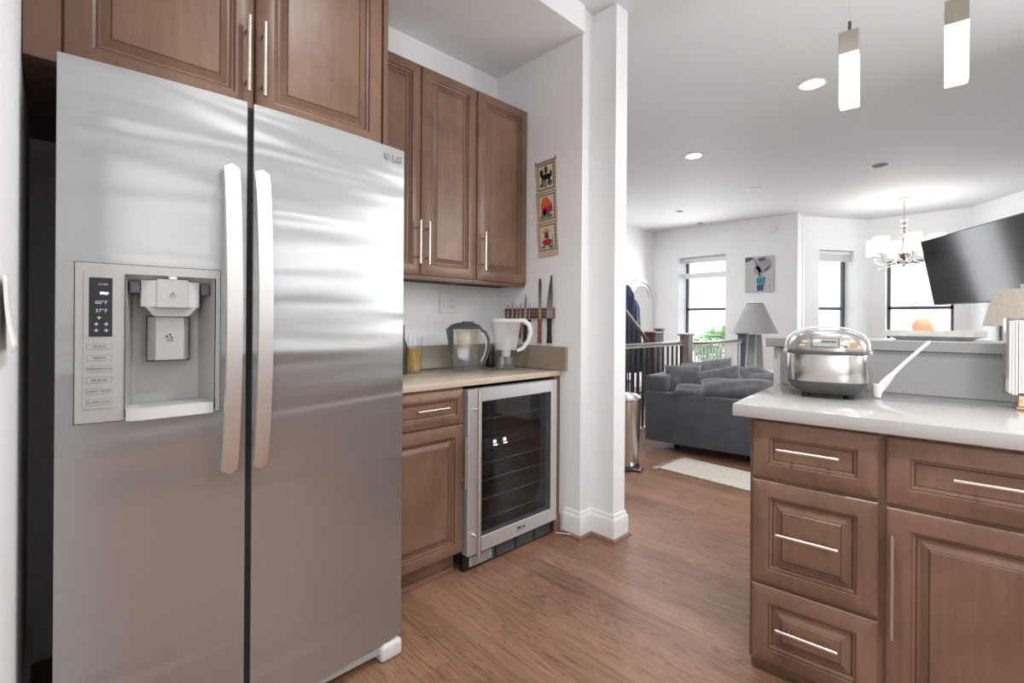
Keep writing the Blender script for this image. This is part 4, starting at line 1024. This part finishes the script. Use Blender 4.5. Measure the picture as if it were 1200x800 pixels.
# crumpled throw
bm = B(); N = 44; g = {}
for i in range(N + 1):
    for j in range(N + 1):
        u, v_ = i / N, j / N
        x = u * .95; y = v_ * .75
        e = math.sin(PI * u) ** .6 * math.sin(PI * v_) ** .6
        z = e * (.20 + .06 * math.sin(x * 9 + y * 13 + 2 * noise.noise(Vector((x * 3, y * 3, 1))))) + .03 * e * noise.noise(Vector((x * 12, y * 12, 5)))
        g[i, j] = bm.verts.new((x - .47, y - .37, z))
for i in range(N):
    for j in range(N): bm.faces.new((g[i, j], g[i + 1, j], g[i + 1, j + 1], g[i, j + 1]))
low = [g[0, j] for j in range(N + 1)]
o = obj('throw_blanket', bm, 'throw', None, True, 2); o.scale = (.78, .8, 1); o.location = (5.15, 1.80, .49); o.rotation_euler = (0, 0, R(-35)); tag(o, 'crumpled light grey throw heaped on the sofa seat', 'blanket')
md = o.modifiers.new('thick', 'SOLIDIFY'); md.thickness = .015
bm = B(); bx(bm, -.18, .18, -.14, .14, 0, .05, bev=.015, seg=2)
o = obj('pink_cloth', bm, 'pink', None); o.location = (5.75, 1.58, .455); tag(o, 'folded pink cloth lying at the far end of the sofa', 'cloth'); o.scale = (1, 1, 2.6)
# rug
t = thing('rug', 'small cream woven runner rug on the floor in front of the sofa', 'rug', (3.585, 1.965, 0), R(-1.5))
bm = B(); N = 60
bx(bm, 0, .43, -1.5, 0, .001, .012, bev=.003); obj('weave', bm, 'rug', t)
bm = B()
for i in range(22):
    x = .008 + i * .0197; tube(bm, [(x, -.002, .006), (x + random.uniform(-.01, .01), .02, .005), (x + random.uniform(-.02, .02), .045, .004)], .002, 5)
for p in ((-.01, .0), (-.02, -.01), (-.015, .02)): tube(bm, [(.005, -.005, .008), (p[0], p[1], .018), (p[0] - .03, p[1] + .01, .006)], .004, 5)
obj('fringe', bm, 'rug', t)
# trash can
t = thing('trash_can', 'tall stainless step trash can behind the white pillar', 'trash can', (3.41, 2.19, 0))
bm = B(); lathe(bm, [(0, .03), (.118, .03), (.120, .04), (.140, .50), (.140, .56), (0, .56)], n=40); obj('body', bm, 'steelv', t)
bm = B(); lathe(bm, [(0, .005), (.135, .005), (.137, .012), (.128, .036), (0, .036)], n=40); obj('base_ring', bm, 'black', t)
bm = B(); lathe(bm, [(.142, .555), (.145, .565), (.142, .58), (.11, .605), (.05, .618), (0, .620)], n=40); obj('lid', bm, 'steelv', t)
bm = B(); bx(bm, -.05, .02, -.19, -.12, .012, .024, bev=.004); obj('pedal', bm, 'chrome', t)
# table lamp on side table at the sofa end
t = thing('side_table', 'small white side table behind the sofa holding the cone-shaded lamp', 'side table', (6.52, 2.24, 0))
bm = B(); bx(bm, -.20, .20, -.20, .20, .56, .59, bev=.005); obj('tabletop', bm, 'trim', t)
for sx in (-1, 1):
    for sy in (-1, 1): bm = B(); bx(bm, sx * .17 - .02, sx * .17 + .02, sy * .17 - .02, sy * .17 + .02, 0, .56); obj('leg', bm, 'trim', t)
t = thing('table_lamp', 'lamp with wide grey cone shade and tapering block base behind the sofa', 'lamp', (6.52, 2.24, .59), R(-20))
bm = B(); loft(bm, [tr(.085, .085, 0), tr(.085, .085, .02), tr(.072, .072, .025), tr(.050, .050, .46)]); bd = obj('lamp_body', bm, 'lampbody', t)
bm = B()
for i in range(14):
    z = .05 + i * .03; hw_ = .072 - .022 * (z / .46) + .004
    for sx in (-1, 1):
        for sy in (-1, 1): bmesh.ops.create_icosphere(bm, subdivisions=1, radius=.012, matrix=T(sx * hw_, sy * hw_, z))
obj('beaded_edge', bm, 'white', bd)
bm = B(); lathe(bm, [(.265, .475), (.268, .477), (.100, .855), (.097, .855)], n=48); obj('lamp_shade', bm, 'lampshade', t)
bm = B(); cyl(bm, (0, 0, .46), (0, 0, .86), .006, n=8); cyl(bm, (-.10, 0, .853), (.10, 0, .853), .002, n=6); cyl(bm, (0, -.10, .853), (0, .10, .853), .002, n=6); lathe(bm, [(.1, .85), (.102, .857), (.099, .86)], n=40); obj('harp', bm, 'iron', t)
# lamp at right on a console
t = thing('console_table', 'low wooden console behind the raised bar holding the beige-shaded lamp', 'table', (4.42, -.10, 0))
bm = B(); bx(bm, -.30, .30, -.17, .20, .72, .75, bev=.004); obj('tabletop', bm, 'newel', t)
for sx in (-1, 1):
    for sy in (-1, 1): bm = B(); bx(bm, sx * .26 - .02, sx * .26 + .02, .015 + sy * .15 - .02, .015 + sy * .15 + .02, 0, .72); obj('leg', bm, 'newel', t)
t = thing('table_lamp', 'lamp with beige drum shade at the right edge behind the raised bar', 'lamp', (4.40, -.075, .75))
MT['lampblue'] = mat('blue_glass', (.10, .13, .22), .15)
bm = B(); lathe(bm, [(0, 0), (.08, 0), (.08, .015), (.03, .03), (.045, .10), (.05, .18), (.03, .27), (.016, .33), (.016, .42), (0, .42)], n=28); obj('lamp_base', bm, 'lampblue', t)
bm = B(); lathe(bm, [(.178, .435), (.181, .437), (.125, .668), (.122, .668)], n=48); obj('lamp_shade', bm, 'shadebeige', t)
bm = B(); cyl(bm, (0, 0, .42), (0, 0, .69), .005, n=8); cyl(bm, (-.123, 0, .665), (.123, 0, .665), .002, n=6); cyl(bm, (0, 0, .685), (0, 0, .70), .01, n=10); obj('harp', bm, 'nickel', t)
# television
e_ = Vector((math.cos(R(31.4)), math.sin(R(31.4)), 0)); nh = Vector((-math.sin(R(31.4)), math.cos(R(31.4)), 0))
tilt = math.atan(.1365 / .735)
upv = (Vector((0, 0, 1)) * math.cos(tilt) + nh * math.sin(tilt)); nf = e_.cross(upv)   # e x up
if nf.dot(nh) < 0: nf = -nf
Mt = Matrix((-e_, upv, nf)).transposed().to_4x4(); Mt.translation = Vector((7.2, .685, 2.145))
Wt, Ht = 1.60, .748
t = thing('television', 'large black flat television tilted down on a wall arm at the right', 'television')
t.location = Mt @ Vector((Wt / 2, -Ht, 0)); Mi = T(*(-t.location)) @ Mt
bm = B(); bx(bm, 0, Wt, -Ht, 0, -.035, 0, bev=.003, M=Mi); obj('casing', bm, 'black', t)
bm = B(); bx(bm, .010, Wt - .010, -Ht + .014, -.010, .0005, .002, M=Mi); obj('screen', bm, 'tv', t)
bm = B(); c0_ = Mi @ Vector((Wt / 2, -Ht / 2, -.035)); bx(bm, Wt / 2 - .2, Wt / 2 + .2, -Ht / 2 - .15, -Ht / 2 + .15, -.055, -.036, M=Mi)
wallp = Vector((6.2, -.498, 1.70)) - t.location; mid = (c0_ + wallp) / 2 + Vector((.15, 0, 0))
p0 = Mi @ Vector((Wt / 2, -Ht / 2, -.05))
tube(bm, [p0, mid, wallp], .022, 8); bx(bm, wallp.x - .08, wallp.x + .08, wallp.y + .002, wallp.y + .02, wallp.z - .12, wallp.z + .12); obj('wall_arm', bm, 'iron', t)
# picture
t = thing('canvas_picture', 'unframed canvas of pale flowers in a teal vase on the far wall', 'picture', (8.418, 3.045, 1.712))
Mp = MX  # faces -x
bm = B(); extr(bm, [(0, 0), (.44, 0), (.44, .585), (0, .585)], Mp, .025); cv = obj('canvas', bm, 'canvas', t)
def art(name, m, polys, d=.0255):
    bm = B()
    for pl in polys: extr(bm, pl, Mp @ T(0, 0, d), .0012)
    obj(name, bm, m, cv, False)
art('vase_shape', 'teal', [[(.185, .13), (.315, .13), (.320, .245), (.180, .225)]]); art('vase_foot', 'tealdark', [[(.190, .02), (.285, .02), (.300, .125), (.188, .118)]])
art('petal_shape', 'mauve', [blob(.29, .44, .125, .13, 18), blob(.19, .36, .055, .07), blob(.24, .30, .03, .06)])
art('petal_shadow', 'slate', [blob(.26, .53, .065, .028), [(.005, .50), (.005, .575), (.13, .575), (.08, .52)], [(.14, .55), (.16, .54), (.20, .42), (.175, .44)], [(.28, .33), (.36, .37), (.40, .44), (.33, .35)]], .0267)
art('petal_blush', 'blush', [blob(.11, .545, .03, .022), blob(.18, .30, .02, .03)], .0267); art('signature_dot', 'ink', [blob(.385, .095, .010, .012)])
art('canvas_shade', 'mauve', [[(.0, .0), (.0, .0)]] if False else [blob(.225, .27, .012, .04)])
# thermostat
t = thing('smoke_detector', 'small white round detector high on the far wall above the picture', 'detector', (8.418, 2.62, 2.72))
bm = B(); cyl(bm, (0, 0, 0), (-.03, 0, 0), .055, .048, 24); obj('housing', bm, 'trim', t)
bm = B(); cyl(bm, (-.03, 0, 0), (-.036, 0, 0), .02, n=16); obj('sensor', bm, 'white', t)
# arched mirror on the hall wall (y = 4.75, faces -y)
t = thing('arched_mirror', 'tall white arched mirror on the wall beyond the stairs', 'mirror', (7.92, 4.748, .75))
def arch(hw_, h, n=20): return [(-hw_, 0), (hw_, 0)] + [(hw_ * math.cos(PI * k / n), h - hw_ + hw_ * math.sin(PI * k / n)) for k in range(n + 1)]
def arch_ring(bm, o1, o2, d0, d1):
    a0 = [bm.verts.new(MY @ Vector((x, y, d0))) for x, y in o1]; a1 = [bm.verts.new(MY @ Vector((x, y, d1))) for x, y in o1]
    b0 = [bm.verts.new(MY @ Vector((x, y, d0))) for x, y in o2]; b1 = [bm.verts.new(MY @ Vector((x, y, d1))) for x, y in o2]; n = len(o1)
    for k in range(n):
        j = (k + 1) % n
        bm.faces.new((a0[k], a0[j], a1[j], a1[k])); bm.faces.new((b0[j], b0[k], b1[k], b1[j])); bm.faces.new((a1[k], a1[j], b1[j], b1[k])); bm.faces.new((a0[j], a0[k], b0[k], b0[j]))
bm = B()
def inset(o, hw_, h, k): return [(x, y + (k if i < 2 else 0)) for i, (x, y) in enumerate(arch(hw_ - k, h - k))]
arch_ring(bm, arch(.50, 1.26), inset(0, .50, 1.26, .06), 0, .05); arch_ring(bm, inset(0, .50, 1.26, .075), inset(0, .50, 1.26, .13), 0, .035); obj('frame', bm, 'trim', t)
MT['mirror'] = mat('mirror_glass', (.9, .9, .9), .02, 1)
bm = B(); extr(bm, inset(0, .50, 1.26, .055), MY, .012); obj('glass', bm, 'mirror', t)

# ------------------------------------------------------------------ stair railing
def newel(label, x, y, h, wd, m, cap=True):
    t = thing('newel_post', label, 'post', (x, y, 0))
    bm = B(); bx(bm, -wd / 2, wd / 2, -wd / 2, wd / 2, 0, h - .03, bev=.003); obj('post', bm, m, t)
    bm = B(); bx(bm, -wd / 2 - .02, wd / 2 + .02, -wd / 2 - .02, wd / 2 + .02, h - .03, h - .008, bev=.004); bx(bm, -wd / 2 - .005, wd / 2 + .005, -wd / 2 - .005, wd / 2 + .005, h - .008, h, bev=.002); obj('cap', bm, m, t)
newel('pale brown newel post in the middle of the railing behind the sofa', 5.78, 2.80, 1.06, .12, 'newelpale')
newel('dark square newel post ending the railing, just left of the cone lamp', 7.64, 2.80, 1.05, .11, 'slate')
newel('wide dark brown newel post at the foot of the stair handrail', 6.40, 3.62, 1.06, .17, 'newel')
newel('small dark newel post beyond the stairs, left of the window', 7.20, 3.95, 1.10, .10, 'slate')
def railing(label, xa, xb, y, h, n, dark=False):
    t = thing('stair_railing', label, 'railing', (xa, y, 0)); L = xb - xa
    bm = B(); bx(bm, 0, L, -.03, .03, h - .035, h, bev=.008, seg=2); obj('handrail', bm, 'rail', t)
    bm = B(); bx(bm, 0, L, -.016, .016, h - .050, h - .035); obj('rail_fillet', bm, 'trim', t)
    bm = B(); bx(bm, 0, L, -.025, .025, .0, .03); obj('bottom_rail', bm, 'trim', t)
    for i in range(n):
        x = L * (i + .5) / n; bm = B(); bx(bm, x - .0095, x + .0095, -.0095, .0095, .03, h - .05); obj('baluster', bm, 'iron' if dark else 'trim', t)
railing('stair railing section left of the pale newel, behind the trash can', 3.0, 5.70, 2.80, .965, 24, True)
railing('stair railing section with pale balusters in front of the tree window', 5.86, 7.57, 2.80, .948, 16, False)
t = thing('stair_railing', 'short dark railing between the two dark newels beyond the stairs', 'railing', (6.54, 3.715, 0), math.atan2(.25, .66))
bm = B(); bx(bm, 0, .64, -.02, .02, 1.0, 1.03, bev=.006); obj('handrail', bm, 'iron', t)
for i in range(7):
    bm = B(); bx(bm, .05 + i * .09 - .008, .05 + i * .09 + .008, -.008, .008, 0, 1.0); obj('baluster', bm, 'iron', t)
# stairs climbing towards -x, sloping handrail
t = thing('staircase', 'white-riser staircase climbing to the left behind the railing', 'stairs', (6.25, 3.70, 0))
for i in range(8):
    bm = B(); bx(bm, -.26 * (i + 1), -.26 * i, 0, 1.0, 0, .185 * (i + 1) - .025); o = obj('riser', bm, 'trim', t)
    bm = B(); bx(bm, -.26 * (i + 1) - .0, -.26 * i + .02, 0, 1.0, .185 * (i + 1) - .025, .185 * (i + 1), bev=.004); obj('tread', bm, 'newel', t)
t = thing('stair_handrail', 'sloping brown handrail with dark balusters rising left to the stairs', 'railing', (6.28, 3.62, 0))
sl_ = .71
bm = B(); tube(bm, [(-.02, 0, .93), (-1.9, 0, .93 + 1.9 * sl_ * .98)], .030, 8); obj('handrail', bm, 'rail', t)
for i in range(14):
    x = -.13 - i * .13; bm = B(); bx(bm, x - .008, x + .008, -.008, .008, 0.0, .90 - x * sl_); obj('baluster', bm, 'iron', t)
# coats hanging over the newel
def drape(label, x, y, ztop, zbot, w_, seed, th=.12, lean=0, name='hanging_coat', m='denim'):
    bm = B(); N = 30; K = 40; rings = []
    for j in range(N + 1):
        v_ = j / N; z = ztop + (zbot - ztop) * v_
        prof = min(1, .30 + 2.4 * v_ ** .6) * (1 + .08 * math.sin(v_ * 7 + seed))
        rg = []
        for k in range(K):
            a = 2 * PI * k / K
            fold = 1 + .16 * math.sin(a * 5 + seed + v_ * 1.5) + .22 * noise.noise(Vector((math.cos(a) * 2 + seed, math.sin(a) * 2, v_ * 3)))
            rg.append(Vector((math.cos(a) * w_ / 2 * prof * fold + lean * v_, math.sin(a) * th * prof * fold, z)))
        rings.append(rg)
    loft(bm, rings); o = obj(name, bm, m, None, True, 2); o.location = (x, y, 0); tag(o, label, 'coat', 'coats on the stair handrail')
drape('dark navy coat hanging highest at the left of the stair handrail', 6.00, 3.84, 1.74, .50, .40, 1.0, .09)
drape('blue denim coat hanging beside the brown newel post', 6.22, 3.88, 1.56, .45, .34, 3.3, .09, .10)

# ------------------------------------------------------------------ ceiling and pendant lights
def downlight(label, x, y, lit=True, mm='lit', r=.075):
    t = thing('recessed_light', label, 'ceiling light', (x, y, ZC - .001), 0, 'recessed ceiling lights')
    bm = B(); lathe(bm, [(r, 0), (r + .016, 0), (r + .016, -.004), (r + .006, -.008), (r, -.006)] , n=40); obj('trim_ring', bm, 'trim', t)
    bm = B(); lathe(bm, [(0, -.002), (r, -.002), (r, -.006), (0, -.006)], n=40); obj('lens', bm, mm, t)
    if lit:
        l = bpy.data.lights.new('lamp', 'SPOT'); l.energy = lit; l.spot_size = R(150); l.spot_blend = 1; l.shadow_soft_size = .07; l.color = (.98, .99, 1)
        o = bpy.data.objects.new('lamp', l); C.objects.link(o); o.parent = t; o.location = (0, 0, -.03)
    return t
downlight('lit recessed ceiling light nearest the pendant lamps', 3.96, .98, 34)
downlight('lit recessed ceiling light farther back, above the sofa', 4.80, 2.26, 32)
downlight('unlit white-lensed recessed light on the ceiling beyond the two lit ones', 6.53, 2.26, 0, 'ceil')
downlight('unlit grey recessed light on the ceiling left of the chandelier', 6.50, .96, 0, 'canlens')
downlight('small black-lensed recessed light near the hall wall', 7.04, 3.53, 0, 'black', .06)
downlight('smallest dim recessed light close to the far wall above the window', 8.12, 3.70, 0, 'canlens', .06)
for (x, y, p_) in ((.9, .5, 50), (.9, -.9, 50), (2.4, -1.0, 34), (.6, -2.2, 50), (2.4, -2.2, 34)): downlight('recessed kitchen ceiling light behind the viewer', x, y, p_)
def pendant(label, x, y):
    t = thing('pendant_light', label, 'pendant light', (x, y, 2.14), RI, 'pendant lamps over the raised bar')
    h = .034
    bm = B(); bx(bm, -h, h, -h, h, 0, .222, bev=.002); obj('acrylic_block', bm, 'acrylic', t)
    bm = B(); bx(bm, -h - .002, h + .002, -h - .002, h + .002, .220, .315, bev=.002); obj('metal_cap', bm, 'capmetal', t)
    bm = B(); cyl(bm, (0, 0, .315), (0, 0, .368), .0065, n=12); obj('cord_grip', bm, 'dark_grey', t)
    bm = B(); cyl(bm, (0, 0, .368), (0, 0, ZC - 2.14 - .02), .0012, n=6); obj('cable', bm, 'light_plastic', t)
    bm = B(); lathe(bm, [(0, ZC - 2.14 - .02), (.06, ZC - 2.14 - .02), (.062, ZC - 2.14), (0, ZC - 2.14)], n=30); obj('canopy', bm, 'capmetal', t)
    l = bpy.data.lights.new('lamp', 'POINT'); l.energy = 4; l.shadow_soft_size = .05
    o = bpy.data.objects.new('lamp', l); C.objects.link(o); o.parent = t; o.location = (0, 0, -.07)
pendant('square glowing pendant lamp at the left, hanging lower in view', 2.50, .478)
pendant('square glowing pendant lamp at the right, nearest the camera', 2.55, .138)
# chandelier
t = thing('chandelier', 'chrome chandelier with white glass shades hanging in the bay', 'chandelier', (8.45, .975, 2.0))
bm = B(); lathe(bm, [(0, .93), (.075, .925), (.075, .91), (.02, .895), (0, .895)], n=32); obj('canopy', bm, 'nickel', t)
bm = B(); cyl(bm, (0, 0, .62), (0, 0, .90), .008, n=10); obj('stem', bm, 'handlered' if False else 'nickel', t)
bm = B(); lathe(bm, [(0, .64), (.05, .635), (.055, .625), (.02, .60), (.018, .57), (.04, .555), (.018, .54), (.018, .49), (.042, .475), (.02, .45), (.018, .40), (.045, .38), (.02, .34), (.03, .26), (.07, .20), (.085, .16), (.06, .11), (.02, .08), (.015, .03), (.028, .01), (0, -.02)], n=24); obj('crystal_column', bm, 'capmetal', t)
for k in range(6):
    a = R(60 * k + 22); cx, cy = math.cos(a), math.sin(a)
    bm = B(); tube(bm, [(.05 * cx, .05 * cy, .17), (.12 * cx, .12 * cy, .05), (.22 * cx, .22 * cy, .02), (.31 * cx, .31 * cy, .06), (.345 * cx, .345 * cy, .15)], .008, 8)
    lathe(bm, [(0, .145), (.045, .15), (.05, .16), (.02, .17), (.02, .19), (0, .19)], (.345 * cx, .345 * cy), 16); am = obj('arm', bm, 'nickel', t)
    bm = B(); lathe(bm, [(.088, .165), (.092, .167), (.092, .385), (.089, .385)], (.345 * cx, .345 * cy), 28); obj('glass_shade', bm, 'shade_lit', am)
    bm = B(); 
    for q in range(3): bmesh.ops.create_icosphere(bm, subdivisions=1, radius=.013, matrix=T(.2 * cx + q * .04 * cx, .2 * cy + q * .04 * cy, -.02 - q * .004))
    obj('crystal_drop', bm, 'chrome', am)
l = bpy.data.lights.new('lamp', 'POINT'); l.energy = 5; l.shadow_soft_size = .25; l.color = (1, .98, .94)
o = bpy.data.objects.new('lamp', l); C.objects.link(o); o.parent = t; o.location = (0, 0, .50)

# paper on the left wall
bm = B(); N = 10; vs = []
for i in range(N + 1):
    u = i / N; xx = .003 + .010 * u * u
    vs.append([bm.verts.new((xx, y, -.11 * u)) for y in (-.13, .0 + .05 * u)])
for a, b_ in zip(vs, vs[1:]): bm.faces.new((a[0], a[1], b_[1], b_[0]))
o = obj('paper_notice', bm, 'paper', None); o.location = (-.0495, 1.10, 1.252); tag(o, 'small white paper sheet pinned on the left wall at the picture edge', 'paper')
md = o.modifiers.new('thick', 'SOLIDIFY'); md.thickness = .0008

# tree outside the far window
t = thing('tree', 'green leafy tree outside the far window behind the railing', 'tree', (11.0, 4.35, -3.1))
bm = B(); tube(bm, [(0, 0, 0), (.05, .0, 1.6), (-.05, .05, 2.6), (.0, 0, 3.6)], [.10, .08, .06, .03], 10)
for a in range(6): tube(bm, [(0, 0, 2.6 + a * .1), (.3 * math.cos(a * 1.1), .3 * math.sin(a * 1.1), 3.1 + a * .1)], [.03, .012], 6)
obj('trunk', bm, 'bark', t)
bm = B(); cl = [(0, .25, 3.95, .30), (.1, .62, 3.75, .25), (-.1, -.1, 4.05, .28), (.05, -.4, 3.8, .35), (0, .1, 3.5, .35), (0, .45, 3.35, .22), (0, -.3, 3.3, .35)]
for i in range(1500):
    cx, cy, cz, r_ = random.choice(cl); d = Vector((random.gauss(0, 1), random.gauss(0, 1), random.gauss(0, 1))).normalized() * r_ * random.random() ** .4
    p = Vector((cx, cy, cz)) + d; q = Vector((random.gauss(0, 1), random.gauss(0, 1), random.gauss(0, .6))).normalized(); s_ = q.orthogonal().normalized(); L = random.uniform(.05, .085)
    vs = [bm.verts.new(p + v_) for v_ in (-q * L, s_ * L * .45, q * L, -s_ * L * .45)]
    f = bm.faces.new(vs); f.material_index = random.random() < .5
o = obj('foliage', bm, ['green', 'green2'], t, False)
